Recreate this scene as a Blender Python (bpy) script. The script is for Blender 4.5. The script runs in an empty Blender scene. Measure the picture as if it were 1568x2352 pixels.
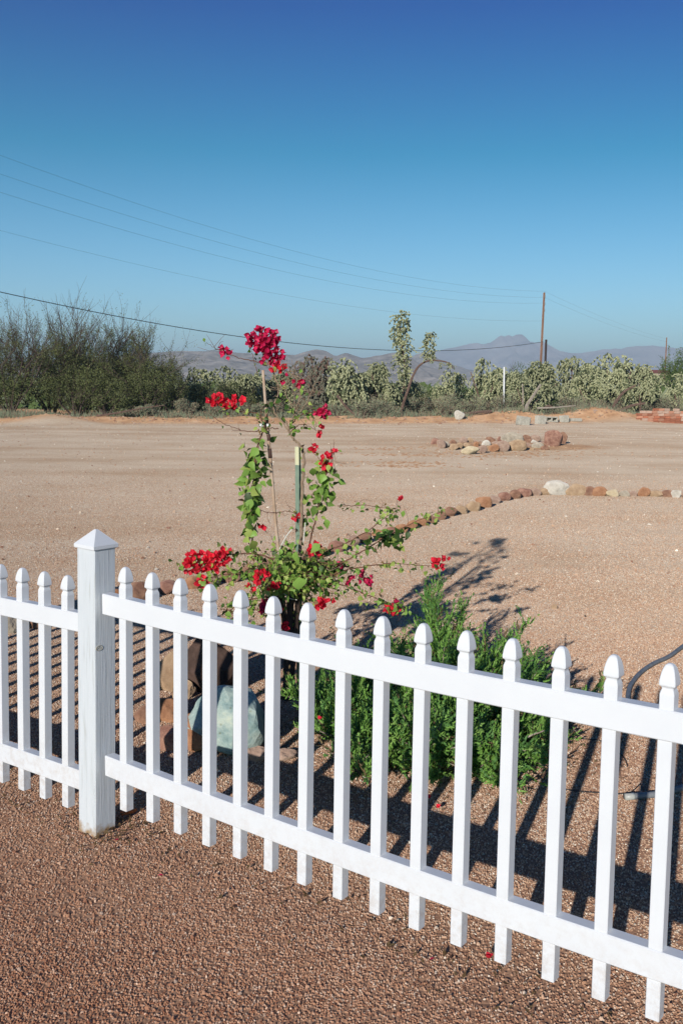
import bpy, math, random
import numpy as np
from mathutils import Vector, Matrix, noise
from math import radians, sin, cos, pi

S = bpy.context.scene
COL = S.collection
R = random.Random(7)
CAMH = 1.796
F, CX, CY, W, H = 2287.0, 784.0, 1176.0, 1568.0, 2352.0
PITCH, ROLL = radians(7.1176), radians(0.7460)

# ------------------------------------------------------------------ camera
cam = bpy.data.cameras.new("camera")
camo = bpy.data.objects.new("camera", cam)
COL.objects.link(camo)
cam.sensor_fit = 'VERTICAL'
cam.sensor_height = 36.0
cam.sensor_width = 24.0
cam.lens = 36.0 * F / H
cam.clip_start, cam.clip_end = 0.05, 20000
camo.matrix_world = (Matrix.Translation((0, 0, CAMH)) @ Matrix.Rotation(radians(90) - PITCH, 4, 'X')
                     @ Matrix.Rotation(ROLL, 4, 'Z'))
S.camera = camo

# ------------------------------------------------------------------ world, sun, exposure
SUN_AZ, SUN_EL = radians(20.5), radians(17.2)
to_sun = Vector((-sin(SUN_AZ) * cos(SUN_EL), -cos(SUN_AZ) * cos(SUN_EL), sin(SUN_EL)))
world = bpy.data.worlds.new("World")
S.world = world
world.use_nodes = True
wn, wl = world.node_tree.nodes, world.node_tree.links
bg = wn['Background']
sky = wn.new('ShaderNodeTexSky')
sky.sky_type = 'NISHITA'
sky.sun_disc = False
sky.sun_elevation = SUN_EL
sky.sun_rotation = math.atan2(to_sun.x, to_sun.y)
sky.altitude = 600
sky.air_density = 1.0
sky.dust_density = 0.6
sky.ozone_density = 2.2
tc = wn.new('ShaderNodeTexCoord')
sepw = wn.new('ShaderNodeSeparateXYZ')
wl.new(tc.outputs['Generated'], sepw.inputs[0])
rampw = wn.new('ShaderNodeValToRGB')
wl.new(sepw.outputs['Z'], rampw.inputs[0])
ce = rampw.color_ramp.elements
ce[0].position, ce[0].color = 0.0, (0.80, 0.99, 1.12, 1)
ce[1].position, ce[1].color = 0.60, (0.0, 0.19, 0.58, 1)
e = ce.new(0.085); e.color = (0.56, 0.88, 1.06, 1)
e = ce.new(0.22); e.color = (0.05, 0.55, 0.72, 1)
e = ce.new(0.34); e.color = (0.0, 0.25, 0.64, 1)
mulw = wn.new('ShaderNodeMix')
mulw.data_type = 'RGBA'; mulw.blend_type = 'MULTIPLY'; mulw.inputs[0].default_value = 1.0
wl.new(sky.outputs[0], mulw.inputs[6]); wl.new(rampw.outputs[0], mulw.inputs[7])
wl.new(mulw.outputs[2], bg.inputs[0])
bg.inputs[1].default_value = 0.11
sun = bpy.data.lights.new("sun", 'SUN')
sun.energy = 4.4
sun.angle = radians(0.53)
sun.color = (1.0, 0.95, 0.88)
suno = bpy.data.objects.new("sun", sun)
COL.objects.link(suno)
suno.location = to_sun * 40
suno.rotation_euler = to_sun.to_track_quat('Z', 'Y').to_euler()
S.view_settings.view_transform = 'Standard'
S.view_settings.look = 'None'
S.view_settings.exposure = 0.20
S.view_settings.gamma = 1.0
S.view_settings.use_curve_mapping = False

# ------------------------------------------------------------------ survey helpers: from sight lines to places
def ray(px, py):
    a, b = (px - CX) / F, (py - CY) / F
    cr, sr = cos(ROLL), sin(ROLL)
    X, Y = a * cr + b * sr, -a * sr + b * cr
    c, s = cos(PITCH), sin(PITCH)
    return Vector((X, c - Y * s, -Y * c - s))
def at_z(px, py, z=0.0):
    r = ray(px, py); p = r * ((z - CAMH) / r.z); return Vector((p.x, p.y, z))
def at_y(px, py, y):
    r = ray(px, py); p = r * (y / r.y); return Vector((p.x, p.y, p.z + CAMH))

# ------------------------------------------------------------------ object helpers
def tag(o, label=None, cat=None, group=None, kind=None):
    if label: o['label'] = label
    if cat: o['category'] = cat
    if group: o['group'] = group
    if kind: o['kind'] = kind
    return o
def link(name, me, parent=None, loc=None):
    o = bpy.data.objects.new(name, me)
    COL.objects.link(o)
    if parent: o.parent = parent
    if loc is not None: o.location = loc
    return o
def empty(name, loc=(0, 0, 0), rz=0.0):
    o = bpy.data.objects.new(name, None)
    COL.objects.link(o); o.location = loc; o.rotation_euler = (0, 0, rz)
    o.empty_display_size = 0.1
    return o

class MB:
    def __init__(s): s.v = []; s.f = []; s.m = []
    def add(s, v, f, m=0):
        n = len(s.v); s.v += [tuple(p) for p in v]
        s.f += [tuple(i + n for i in q) for q in f]; s.m += [m] * len(f)
    def box(s, c, d, M=None, m=0):
        x, y, z = d[0] / 2, d[1] / 2, d[2] / 2
        v = [Vector((a, b, e)) for a in (-x, x) for b in (-y, y) for e in (-z, z)]
        if M: v = [M @ p for p in v]
        s.add([p + Vector(c) for p in v], [(0, 1, 3, 2), (4, 6, 7, 5), (0, 4, 5, 1), (2, 3, 7, 6), (0, 2, 6, 4), (1, 5, 7, 3)], m)
    def tube(s, pts, r0, r1=None, n=6, m=0, cap=True):
        if r1 is None: r1 = r0
        pts = [Vector(p) for p in pts]
        L = len(pts); base = len(s.v); up = Vector((0.31, 0.17, 0.93))
        for i, p in enumerate(pts):
            d = (pts[min(i + 1, L - 1)] - pts[max(i - 1, 0)])
            if d.length < 1e-9: d = Vector((0, 0, 1))
            d.normalize()
            a = d.cross(up)
            if a.length < 0.05: a = d.cross(Vector((1, 0, 0)))
            a.normalize(); b = d.cross(a)
            r = r0 + (r1 - r0) * i / max(1, L - 1)
            for k in range(n):
                t = 2 * pi * k / n
                s.v.append(tuple(p + a * (cos(t) * r) + b * (sin(t) * r)))
        for i in range(L - 1):
            for k in range(n):
                q = base + i * n + k; w = base + i * n + (k + 1) % n
                s.f.append((q, w, w + n, q + n)); s.m.append(m)
        if cap and n > 2:
            s.f.append(tuple(base + k for k in range(n))[::-1]); s.m.append(m)
            s.f.append(tuple(base + (L - 1) * n + k for k in range(n))); s.m.append(m)
    def mesh(s, name, mats, smooth=False):
        me = bpy.data.meshes.new(name)
        me.from_pydata(s.v, [], s.f)
        for x in (mats if isinstance(mats, (list, tuple)) else [mats]): me.materials.append(x)
        if any(s.m): me.polygons.foreach_set('material_index', s.m)
        if smooth: me.polygons.foreach_set('use_smooth', [True] * len(s.f))
        me.update(); return me
    def build(s, name, mats, parent=None, smooth=False, loc=None):
        return link(name, s.mesh(name, mats, smooth), parent, loc)

def spline(pts, k=6):
    P = [Vector(p) for p in pts]
    if len(P) < 3: return [P[0].lerp(P[-1], i / k) for i in range(k + 1)]
    out = []
    for i in range(len(P) - 1):
        a = P[i - 1] if i else P[0] * 2 - P[1]
        b, c = P[i], P[i + 1]
        d = P[i + 2] if i + 2 < len(P) else c * 2 - b
        for j in range(k):
            t = j / k
            out.append(0.5 * ((2 * b) + (c - a) * t + (2 * a - 5 * b + 4 * c - d) * t * t + (3 * b - a - 3 * c + d) * t ** 3))
    out.append(P[-1]); return out

# ------------------------------------------------------------------ materials
def new_mat(name):
    m = bpy.data.materials.new(name); m.use_nodes = True
    return m, m.node_tree.nodes, m.node_tree.links, m.node_tree.nodes['Principled BSDF']
def mat(name, c1, c2=None, scale=8.0, rough=0.8, bump=0.0, bscale=None, detail=6, spec=0.3, rnd=None,
        stretch=None, trans=0.0, c3=None, space='Object', bdist=0.01):
    m, N, L, B = new_mat(name)
    B.inputs['Roughness'].default_value = rough
    B.inputs['Specular IOR Level'].default_value = spec
    if rough > .8: B.inputs['Diffuse Roughness'].default_value = 1.0
    t = N.new('ShaderNodeTexCoord'); src = t.outputs[space]
    if stretch:
        mp = N.new('ShaderNodeMapping'); mp.inputs['Scale'].default_value = stretch
        L.new(src, mp.inputs[0]); src = mp.outputs[0]
    col = None
    if c2:
        n = N.new('ShaderNodeTexNoise'); n.inputs['Scale'].default_value = scale; n.inputs['Detail'].default_value = detail
        n.inputs['Roughness'].default_value = 0.65
        L.new(src, n.inputs['Vector'])
        r = N.new('ShaderNodeValToRGB'); L.new(n.outputs['Fac'], r.inputs[0])
        r.color_ramp.elements[0].position = 0.35; r.color_ramp.elements[0].color = (*c1, 1)
        r.color_ramp.elements[1].position = 0.65; r.color_ramp.elements[1].color = (*c2, 1)
        if c3:
            e = r.color_ramp.elements.new(0.5); e.color = (*c3, 1)
        col = r.outputs[0]
    else:
        B.inputs['Base Color'].default_value = (*c1, 1)
    if rnd:
        oi = N.new('ShaderNodeObjectInfo')
        h = N.new('ShaderNodeHueSaturation')
        if col: L.new(col, h.inputs['Color'])
        else: h.inputs['Color'].default_value = (*c1, 1)
        mr = N.new('ShaderNodeMapRange'); mr.inputs['To Min'].default_value = 1 - rnd; mr.inputs['To Max'].default_value = 1 + rnd
        L.new(oi.outputs['Random'], mr.inputs['Value']); L.new(mr.outputs[0], h.inputs['Value'])
        col = h.outputs[0]
    if col: L.new(col, B.inputs['Base Color'])
    if bump:
        n2 = N.new('ShaderNodeTexNoise'); n2.inputs['Scale'].default_value = bscale or scale * 3; n2.inputs['Detail'].default_value = 8
        L.new(src, n2.inputs['Vector'])
        b = N.new('ShaderNodeBump'); b.inputs['Strength'].default_value = bump; b.inputs['Distance'].default_value = bdist
        L.new(n2.outputs['Fac'], b.inputs['Height']); L.new(b.outputs[0], B.inputs['Normal'])
    if trans:
        tr = N.new('ShaderNodeBsdfTranslucent')
        if col: L.new(col, tr.inputs[0])
        else: tr.inputs[0].default_value = (*c1, 1)
        mx = N.new('ShaderNodeMixShader'); mx.inputs[0].default_value = trans
        out = N['Material Output']
        L.new(B.outputs[0], mx.inputs[1]); L.new(tr.outputs[0], mx.inputs[2]); L.new(mx.outputs[0], out.inputs[0])
    return m

M_vinyl = mat('white_vinyl', (0.70, 0.71, 0.73), (0.73, 0.74, 0.755), scale=5, rough=0.42, spec=0.4)
M_postwood = mat('white_painted_wood', (0.66, 0.67, 0.65), (0.76, 0.77, 0.77), scale=9, rough=0.6, stretch=(6, 6, 0.5), bump=0.5, bscale=18, bdist=0.004)
M_leafs = [mat('leaf_green', (0.16, 0.28, 0.045), (0.24, 0.38, 0.08), scale=30, rough=0.45, trans=0.25, rnd=0.35),
           mat('leaf_yellow_green', (0.28, 0.37, 0.07), (0.38, 0.44, 0.12), scale=30, rough=0.5, trans=0.25, rnd=0.3),
           mat('leaf_dark_green', (0.035, 0.075, 0.015), (0.06, 0.12, 0.02), scale=30, rough=0.5, trans=0.2, rnd=0.35),
           mat('leaf_dry', (0.20, 0.11, 0.045), (0.30, 0.20, 0.09), scale=30, rough=0.8, trans=0.15, rnd=0.35)]
M_bract = mat('bract_red', (0.76, 0.02, 0.05), (0.88, 0.045, 0.08), scale=40, rough=0.55, trans=0.3, rnd=0.25)
M_bract2 = mat('bract_crimson', (0.56, 0.012, 0.09), (0.74, 0.03, 0.12), scale=40, rough=0.55, trans=0.3, rnd=0.25)
M_cream = mat('flower_centre', (0.8, 0.75, 0.5))
M_stem = mat('stem_bark', (0.10, 0.045, 0.03), (0.20, 0.10, 0.06), scale=40, rough=0.85, bump=0.4)
M_twig = mat('twig_tan', (0.22, 0.15, 0.10), (0.34, 0.25, 0.17), scale=40, rough=0.85)
M_trunk = mat('trunk_bark', (0.045, 0.028, 0.022), (0.10, 0.065, 0.05), scale=30, rough=0.95, stretch=(4, 4, 0.6), bump=0.9, bdist=0.01)
M_junw = mat('juniper_wood', (0.20, 0.15, 0.12), (0.42, 0.36, 0.31), scale=20, rough=0.9)
M_jun = [mat('juniper_bright', (0.14, 0.29, 0.05), (0.22, 0.40, 0.08), scale=14, rough=0.6, trans=0.12),
         mat('juniper_deep', (0.07, 0.17, 0.04), (0.12, 0.26, 0.06), scale=14, rough=0.6, trans=0.1),
         mat('juniper_dry', (0.12, 0.08, 0.04), (0.20, 0.15, 0.07), scale=14, rough=0.8),
         mat('juniper_tip', (0.18, 0.33, 0.07), (0.26, 0.42, 0.10), scale=14, rough=0.6, trans=0.15)]

# ------------------------------------------------------------------ ground
def sm(a, b, x):
    t = min(1.0, max(0.0, (x - a) / (b - a))); return t * t * (3 - 2 * t)
BERM = 50.0
def hgt(x, y):
    h = 0.0
    if y < 66:
        h += 0.012 * noise.noise(Vector((x * .7, y * .7, 0))) * sm(0.5, 3, y + 2)
        h += 0.03 * noise.noise(Vector((x * .12, y * .12, 3))) * sm(8, 20, y)
    # graded soil pushed up along the far edge of the yard
    edge = BERM + 1.4 + 0.4 * max(-22, min(24, x)) + 0.5 * noise.noise(Vector((x * .12, 1.7, 0)))
    d = y - edge
    if -1.5 < d < 9:
        w = sm(-1.2, 1.2, d) * (1 - sm(3.0, 8.0, d))
        h += w * (0.24 + 0.42 * max(0, noise.noise(Vector((x * .16, y * .18, 9)))) + 0.10 * noise.noise(Vector((x * .9, y * .9, 4))))
    for (bx, by, bw, bd, bh) in ((-13.2, 45.4, 1.5, 1.1, .38), (14.8, 58.4, 2.4, 1.8, .62), (9.6, 56.6, 2.0, 1.3, .30), (5.4, 31.8, 3.0, 1.3, 0.14)):
        q = ((x - bx) / bw) ** 2 + ((y - by) / bd) ** 2
        if q < 6: h += bh * math.exp(-q)
    return h
def axis(spec):
    out = []
    for a, b, st in spec:
        n = max(1, int(round((b - a) / st))); out += [a + (b - a) * i / n for i in range(n)]
    out.append(spec[-1][1]); return out
gx = axis([(-6000, -1000, 1000), (-1000, -100, 100), (-100, -28, 8), (-28, -4, 0.5), (-4, 4, 0.125), (4, 30, 0.5), (30, 102, 8), (102, 1000, 100), (1000, 6000, 1000)])
gy = axis([(-200, -20, 30), (-20, 0, 2), (0, 12, 0.125), (12, 40, 0.6), (40, 68, 0.3), (68, 100, 4), (100, 1000, 60), (1000, 7000, 600)])
b = MB()
b.v = [(x, y, hgt(x, y)) for y in gy for x in gx]
nx = len(gx)
b.f = [(j * nx + i, j * nx + i + 1, (j + 1) * nx + i + 1, (j + 1) * nx + i) for j in range(len(gy) - 1) for i in range(nx - 1)]
b.m = [0] * len(b.f)

def ground_mat():
    m, N, L, B = new_mat('gravel_ground')
    B.inputs['Diffuse Roughness'].default_value = 1.0; B.inputs['Roughness'].default_value = 0.92; B.inputs['Specular IOR Level'].default_value = 0.15
    t = N.new('ShaderNodeTexCoord'); src = t.outputs['Object']
    def nz(sc, det=5, ro=0.6):
        n = N.new('ShaderNodeTexNoise'); n.inputs['Scale'].default_value = sc; n.inputs['Detail'].default_value = det
        n.inputs['Roughness'].default_value = ro; L.new(src, n.inputs['Vector']); return n.outputs['Fac']
    def ramp(f, *st):
        r = N.new('ShaderNodeValToRGB'); L.new(f, r.inputs[0])
        el = r.color_ramp.elements
        el[0].position, el[0].color = st[0][0], (*st[0][1], 1)
        el[1].position, el[1].color = st[-1][0], (*st[-1][1], 1)
        for p, c in st[1:-1]:
            e = el.new(p); e.color = (*c, 1)
        return r.outputs[0]
    def mix(f, a, c, mode='MIX'):
        x = N.new('ShaderNodeMix'); x.data_type = 'RGBA'; x.blend_type = mode
        if isinstance(f, float): x.inputs[0].default_value = f
        else: L.new(f, x.inputs[0])
        L.new(a, x.inputs[6]) if hasattr(a, 'links') else None
        L.new(c, x.inputs[7]) if hasattr(c, 'links') else None
        return x.outputs[2]
    # pale decomposed granite of the open yard, grain by grain
    vor = N.new('ShaderNodeTexVoronoi'); vor.inputs['Scale'].default_value = 95; L.new(src, vor.inputs['Vector'])
    grain = ramp(vor.outputs['Color'], (0.0, (0.28, 0.19, 0.125)), (0.4, (0.415, 0.325, 0.24)), (0.75, (0.48, 0.39, 0.30)), (1.0, (0.62, 0.54, 0.44)))
    broad = ramp(nz(0.35, 6), (0.34, (0.86, 0.79, 0.72)), (0.50, (0.97, 0.95, 0.93)), (0.66, (1.06, 1.05, 1.04)))
    yard = mix(1.0, grain, broad, 'MULTIPLY')
    # long tyre tracks and dusty streaks
    mp = N.new('ShaderNodeMapping'); mp.inputs['Scale'].default_value = (0.05, 0.55, 1); mp.inputs['Rotation'].default_value = (0, 0, radians(-5)); L.new(src, mp.inputs[0])
    n3 = N.new('ShaderNodeTexNoise'); n3.inputs['Scale'].default_value = 0.8; n3.inputs['Detail'].default_value = 5; L.new(mp.outputs[0], n3.inputs['Vector'])
    tracks = ramp(n3.outputs['Fac'], (0.36, (0.78, 0.68, 0.58)), (0.50, (1.0, 1.0, 1.0)))
    yard = mix(0.6, yard, tracks, 'MULTIPLY')
    dots = ramp(nz(9.0, 2, 0.5), (0.27, (0.55, 0.42, 0.34)), (0.33, (1, 1, 1)))
    yard = mix(0.6, yard, dots, 'MULTIPLY')
    # the fill under the near gravel is dark red-brown dirt
    dirt = ramp(nz(40, 6), (0.3, (0.22, 0.115, 0.07)), (0.7, (0.40, 0.24, 0.155)))
    sep = N.new('ShaderNodeSeparateXYZ'); L.new(src, sep.inputs[0])
    ad = N.new('ShaderNodeMath'); ad.operation = 'MULTIPLY_ADD'; ad.inputs[1].default_value = 1.6
    L.new(nz(0.9), ad.inputs[0]); L.new(sep.outputs['Y'], ad.inputs[2])
    mr = N.new('ShaderNodeMapRange'); mr.inputs['From Min'].default_value = 5.5; mr.inputs['From Max'].default_value = 9.0
    mr.interpolation_type = 'SMOOTHSTEP'
    L.new(ad.outputs[0], mr.inputs['Value'])
    col = mix(mr.outputs[0], dirt, yard)
    # orange soil of the pushed-up edge and desert beyond
    soil = ramp(nz(1.3, 8, 0.7), (0.3, (0.27, 0.145, 0.075)), (0.55, (0.46, 0.27, 0.15)), (0.75, (0.55, 0.38, 0.25)))
    mr2 = N.new('ShaderNodeMapRange'); mr2.inputs['From Min'].default_value = 50.6; mr2.inputs['From Max'].default_value = 52.0
    ad2 = N.new('ShaderNodeMath'); ad2.operation = 'MULTIPLY_ADD'; ad2.inputs[1].default_value = 2.0
    skew = N.new('ShaderNodeMath'); skew.operation = 'MULTIPLY_ADD'; skew.inputs[1].default_value = -0.4; L.new(sep.outputs['X'], skew.inputs[0]); L.new(sep.outputs['Y'], skew.inputs[2])
    L.new(nz(0.5), ad2.inputs[0]); L.new(skew.outputs[0], ad2.inputs[2]); L.new(ad2.outputs[0], mr2.inputs['Value'])
    col = mix(mr2.outputs[0], col, soil)
    # disturbed soil round the island of rocks
    vs = N.new('ShaderNodeVectorMath'); vs.operation = 'SUBTRACT'; vs.inputs[1].default_value = (5.4, 31.6, 0); L.new(src, vs.inputs[0])
    vd = N.new('ShaderNodeVectorMath'); vd.operation = 'MULTIPLY'; vd.inputs[1].default_value = (0.40, 0.66, 0); L.new(vs.outputs[0], vd.inputs[0])
    ln = N.new('ShaderNodeVectorMath'); ln.operation = 'LENGTH'; L.new(vd.outputs[0], ln.inputs[0])
    ad3 = N.new('ShaderNodeMath'); ad3.operation = 'MULTIPLY_ADD'; ad3.inputs[1].default_value = 0.9
    L.new(nz(1.6, 7, .7), ad3.inputs[0]); L.new(ln.outputs[1] if len(ln.outputs) > 1 else ln.outputs[0], ad3.inputs[2])
    mr3 = N.new('ShaderNodeMapRange'); mr3.inputs['From Min'].default_value = 1.35; mr3.inputs['From Max'].default_value = 1.75
    L.new(ad3.outputs[0], mr3.inputs['Value'])
    soil2 = ramp(nz(3.0, 8, 0.7), (0.3, (0.20, 0.11, 0.06)), (0.7, (0.42, 0.27, 0.16)))
    col = mix(mr3.outputs[0], soil2, col)
    L.new(col, B.inputs['Base Color'])
    # relief: grains, small lumps
    vb = N.new('ShaderNodeTexVoronoi'); vb.inputs['Scale'].default_value = 60; vb.feature = 'F1'; L.new(src, vb.inputs['Vector'])
    b1 = N.new('ShaderNodeBump'); b1.inputs['Strength'].default_value = 0.7; b1.inputs['Distance'].default_value = 0.006
    mrb = N.new('ShaderNodeMapRange'); mrb.inputs['From Min'].default_value = 6; mrb.inputs['From Max'].default_value = 22
    mrb.inputs['To Min'].default_value = 0.7; mrb.inputs['To Max'].default_value = 0.0; L.new(sep.outputs['Y'], mrb.inputs['Value']); L.new(mrb.outputs[0], b1.inputs['Strength']); b1.invert = True
    L.new(vb.outputs['Distance'], b1.inputs['Height'])
    b2 = N.new('ShaderNodeBump'); b2.inputs['Strength'].default_value = 0.45; b2.inputs['Distance'].default_value = 0.02
    L.new(nz(5, 4, 0.6), b2.inputs['Height']); L.new(b1.outputs[0], b2.inputs['Normal'])
    L.new(b2.outputs[0], B.inputs['Normal'])
    return m
M_ground = ground_mat()
g = b.build('ground', M_ground, smooth=True)
tag(g, 'pinkish brown gravel ground reaching from the fence to the desert edge', kind='structure')

# loose gravel: real pebbles, scattered
def pebble_mat():
    m, N, L, B = new_mat('pebbles')
    B.inputs['Diffuse Roughness'].default_value = 1.0; B.inputs['Roughness'].default_value = 0.85; B.inputs['Specular IOR Level'].default_value = 0.25
    oi = N.new('ShaderNodeObjectInfo')
    r = N.new('ShaderNodeValToRGB'); L.new(oi.outputs['Random'], r.inputs[0])
    el = r.color_ramp.elements
    st = [(0, (0.20, 0.10, 0.07)), (0.18, (0.38, 0.22, 0.155)), (0.42, (0.48, 0.32, 0.235)), (0.6, (0.54, 0.39, 0.30)),
          (0.74, (0.44, 0.26, 0.17)), (0.86, (0.64, 0.53, 0.45)), (0.95, (0.42, 0.38, 0.36)), (1, (0.80, 0.74, 0.68))]
    el[0].position, el[0].color = 0, (*st[0][1], 1); el[1].position, el[1].color = 1, (*st[-1][1], 1)
    for p, c in st[1:-1]:
        e = el.new(p); e.color = (*c, 1)
    t = N.new('ShaderNodeTexCoord')
    geo = N.new('ShaderNodeNewGeometry')
    n = N.new('ShaderNodeTexNoise'); n.inputs['Scale'].default_value = 0.9; n.inputs['Detail'].default_value = 3; L.new(geo.outputs['Position'], n.inputs['Vector'])
    sp = N.new('ShaderNodeSeparateXYZ'); L.new(geo.outputs['Position'], sp.inputs[0])
    ad = N.new('ShaderNodeMath'); ad.operation = 'MULTIPLY_ADD'; ad.inputs[1].default_value = 1.4
    dt = N.new('ShaderNodeVectorMath'); dt.operation = 'DOT_PRODUCT'; dt.inputs[1].default_value = (.603, .798, 0); L.new(geo.outputs['Position'], dt.inputs[0])
    L.new(n.outputs['Fac'], ad.inputs[0]); L.new(dt.outputs['Value'], ad.inputs[2])
    mr = N.new('ShaderNodeMapRange'); mr.inputs['From Min'].default_value = 2.4; mr.inputs['From Max'].default_value = 4.0
    L.new(ad.outputs[0], mr.inputs['Value'])
    r2 = N.new('ShaderNodeValToRGB'); L.new(mr.outputs[0], r2.inputs[0])
    r2.color_ramp.elements[0].color = (0.98, 0.74, 0.58, 1); r2.color_ramp.elements[1].color = (1.14, 1.14, 1.04, 1)
    x = N.new('ShaderNodeMix'); x.data_type = 'RGBA'; x.blend_type = 'MULTIPLY'; x.inputs[0].default_value = 1
    L.new(r.outputs[0], x.inputs[6]); L.new(r2.outputs[0], x.inputs[7])
    L.new(x.outputs[2], B.inputs['Base Color'])
    return m
M_peb = pebble_mat()
def scatter_pebbles(name, label, x0, x1, y0, y1, dens, smin, smax, seed, step=0.25, fade=(0, .01, 90, 91)):
    b = MB()
    ys = axis([(y0, y1, step)])
    for j in range(len(ys) - 1):
        ya, yb = ys[j], ys[j + 1]
        hw = 0.42 * yb + 0.7
        xs = axis([(max(x0, -hw), min(x1, hw), step)])
        for i in range(len(xs) - 1):
            q = [(xs[i], ya), (xs[i + 1], ya), (xs[i + 1], yb), (xs[i], yb)]
            b.add([(x, y, hgt(x, y) + 0.001) for x, y in q], [(0, 1, 2, 3)])
    o = b.build(name, M_peb)
    ng = bpy.data.node_groups.new(name, 'GeometryNodeTree')
    ng.interface.new_socket('Geometry', in_out='INPUT', socket_type='NodeSocketGeometry')
    ng.interface.new_socket('Geometry', in_out='OUTPUT', socket_type='NodeSocketGeometry')
    N, L = ng.nodes, ng.links
    gi, go = N.new('NodeGroupInput'), N.new('NodeGroupOutput')
    d = N.new('GeometryNodeDistributePointsOnFaces'); d.inputs['Seed'].default_value = seed
    L.new(gi.outputs[0], d.inputs['Mesh'])
    pos = N.new('GeometryNodeInputPosition')
    nt = N.new('ShaderNodeTexNoise'); nt.inputs['Scale'].default_value = 1.3; nt.inputs['Detail'].default_value = 4
    L.new(pos.outputs[0], nt.inputs['Vector'])
    mr = N.new('ShaderNodeMapRange'); mr.inputs['From Min'].default_value = 0.36; mr.inputs['From Max'].default_value = 0.60
    mr.inputs['To Min'].default_value = dens * 0.22; mr.inputs['To Max'].default_value = dens
    L.new(nt.outputs['Fac'], mr.inputs['Value'])
    sx = N.new('ShaderNodeSeparateXYZ'); L.new(pos.outputs[0], sx.inputs[0])
    val = mr.outputs[0]
    for a_, b_, t0, t1 in ((fade[0], fade[1], 0, 1), (fade[2], fade[3], 1, 0)):
        m2 = N.new('ShaderNodeMapRange'); m2.inputs['From Min'].default_value = a_; m2.inputs['From Max'].default_value = b_
        m2.inputs['To Min'].default_value = t0; m2.inputs['To Max'].default_value = t1; L.new(sx.outputs['Y'], m2.inputs['Value'])
        mm = N.new('ShaderNodeMath'); mm.operation = 'MULTIPLY'; L.new(val, mm.inputs[0]); L.new(m2.outputs[0], mm.inputs[1]); val = mm.outputs[0]
    L.new(val, d.inputs['Density'])
    ico = N.new('GeometryNodeMeshIcoSphere'); ico.inputs['Radius'].default_value = 0.5; ico.inputs['Subdivisions'].default_value = 1
    sm_ = N.new('GeometryNodeSetMaterial'); sm_.inputs['Material'].default_value = M_peb
    L.new(ico.outputs[0], sm_.inputs[0])
    inst = N.new('GeometryNodeInstanceOnPoints')
    L.new(d.outputs['Points'], inst.inputs['Points']); L.new(sm_.outputs[0], inst.inputs['Instance'])
    rr = N.new('FunctionNodeRandomValue'); rr.data_type = 'FLOAT_VECTOR'
    rr.inputs[0].default_value = (0, 0, 0); rr.inputs[1].default_value = (6.28, 6.28, 6.28)
    L.new(rr.outputs[0], inst.inputs['Rotation'])
    rs = N.new('FunctionNodeRandomValue'); rs.data_type = 'FLOAT_VECTOR'; rs.inputs['Seed'].default_value = 5
    rs.inputs[0].default_value = (smin, smin, smin * .7); rs.inputs[1].default_value = (smax, smax * .85, smax * .6)
    L.new(rs.outputs[0], inst.inputs['Scale'])
    L.new(inst.outputs[0], go.inputs[0])
    md = o.modifiers.new('scatter', 'NODES'); md.node_group = ng
    tag(o, label, kind='stuff')
    return o
scatter_pebbles('gravel', 'loose reddish brown gravel lying in front of and behind the fence', -4.6, 4.6, 1.4, 10.0, 21000, 0.0042, 0.0112, 3, fade=(0, .01, 5.5, 10.0))
scatter_pebbles('fine_gravel', 'fine pale gravel scattered over the open yard beyond the shrub', -9, 9, 5.5, 22.0, 3400, 0.006, 0.015, 11, 0.5, fade=(5.5, 9.5, 10, 22.0))
scatter_pebbles('coarse_gravel', 'larger pale and brown stones strewn among the finer gravel', -4.6, 4.6, 1.4, 11.0, 120, 0.010, 0.022, 17, 0.5)
scatter_pebbles('yard_stones', 'sparse small stones lying on the open yard', -22, 24, 9, 51, 5, 0.02, 0.06, 23, 1.0)

# ------------------------------------------------------------------ hills and mountains
def range_mesh(name, label, prof, y, depth, mat_, seed, rough_amp, cols=320, rows=50):
    xs = [p[0] for p in prof]; zs = [p[1] for p in prof]
    x0, x1 = xs[0], xs[-1]
    b = MB(); b.v = []
    for j in range(rows + 1):
        v = j / rows                     # 0 foot (near) .. 1 behind
        yy = y - depth * 0.62 + depth * v
        u = (yy - y) / depth
        fall = (1 - min(1, abs(u) / 0.62)) ** 0.9 if u < 0 else (1 - min(1, u / 0.38)) ** 1.1
        for i in range(cols + 1):
            x = x0 + (x1 - x0) * i / cols
            z = float(np.interp(x, xs, zs))
            s = 3.2 / depth
            xw = x * s * 3; yw = yy * s * 3
            rg = 1 - abs(noise.noise(Vector((xw, yw * .7, seed)))) * 2
            rg2 = 1 - abs(noise.noise(Vector((xw * 3.1, yw * 2.1, seed + 5)))) * 2
            side = 1 - fall
            hz = z * fall * (1 - side * (0.55 * (1 - rg) + 0.3 * (1 - rg2)) * rough_amp) + z * 0.02 * rg2 * fall
            b.v.append((x, yy, max(hz, -2.0) if fall > 0 else -2.0))
    nx = cols + 1
    b.f = [(j * nx + i, j * nx + i + 1, (j + 1) * nx + i + 1, (j + 1) * nx + i) for j in range(rows) for i in range(cols)]
    b.m = [0] * len(b.f)
    o = b.build(name, mat_, smooth=True)
    return tag(o, label, kind='structure')
def prof(points, y):
    return [(lambda p: (p.x, p.z))(at_y(px, py, y)) for px, py in points]
M_hill = mat('hill_scrub', (0.10, 0.092, 0.088), (0.27, 0.24, 0.22), scale=0.05, rough=1, detail=12, c3=(0.18, 0.165, 0.155))
M_mtn = mat('mountain_rock', (0.17, 0.165, 0.18), (0.30, 0.28, 0.29), scale=0.008, rough=1, detail=10)
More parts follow.
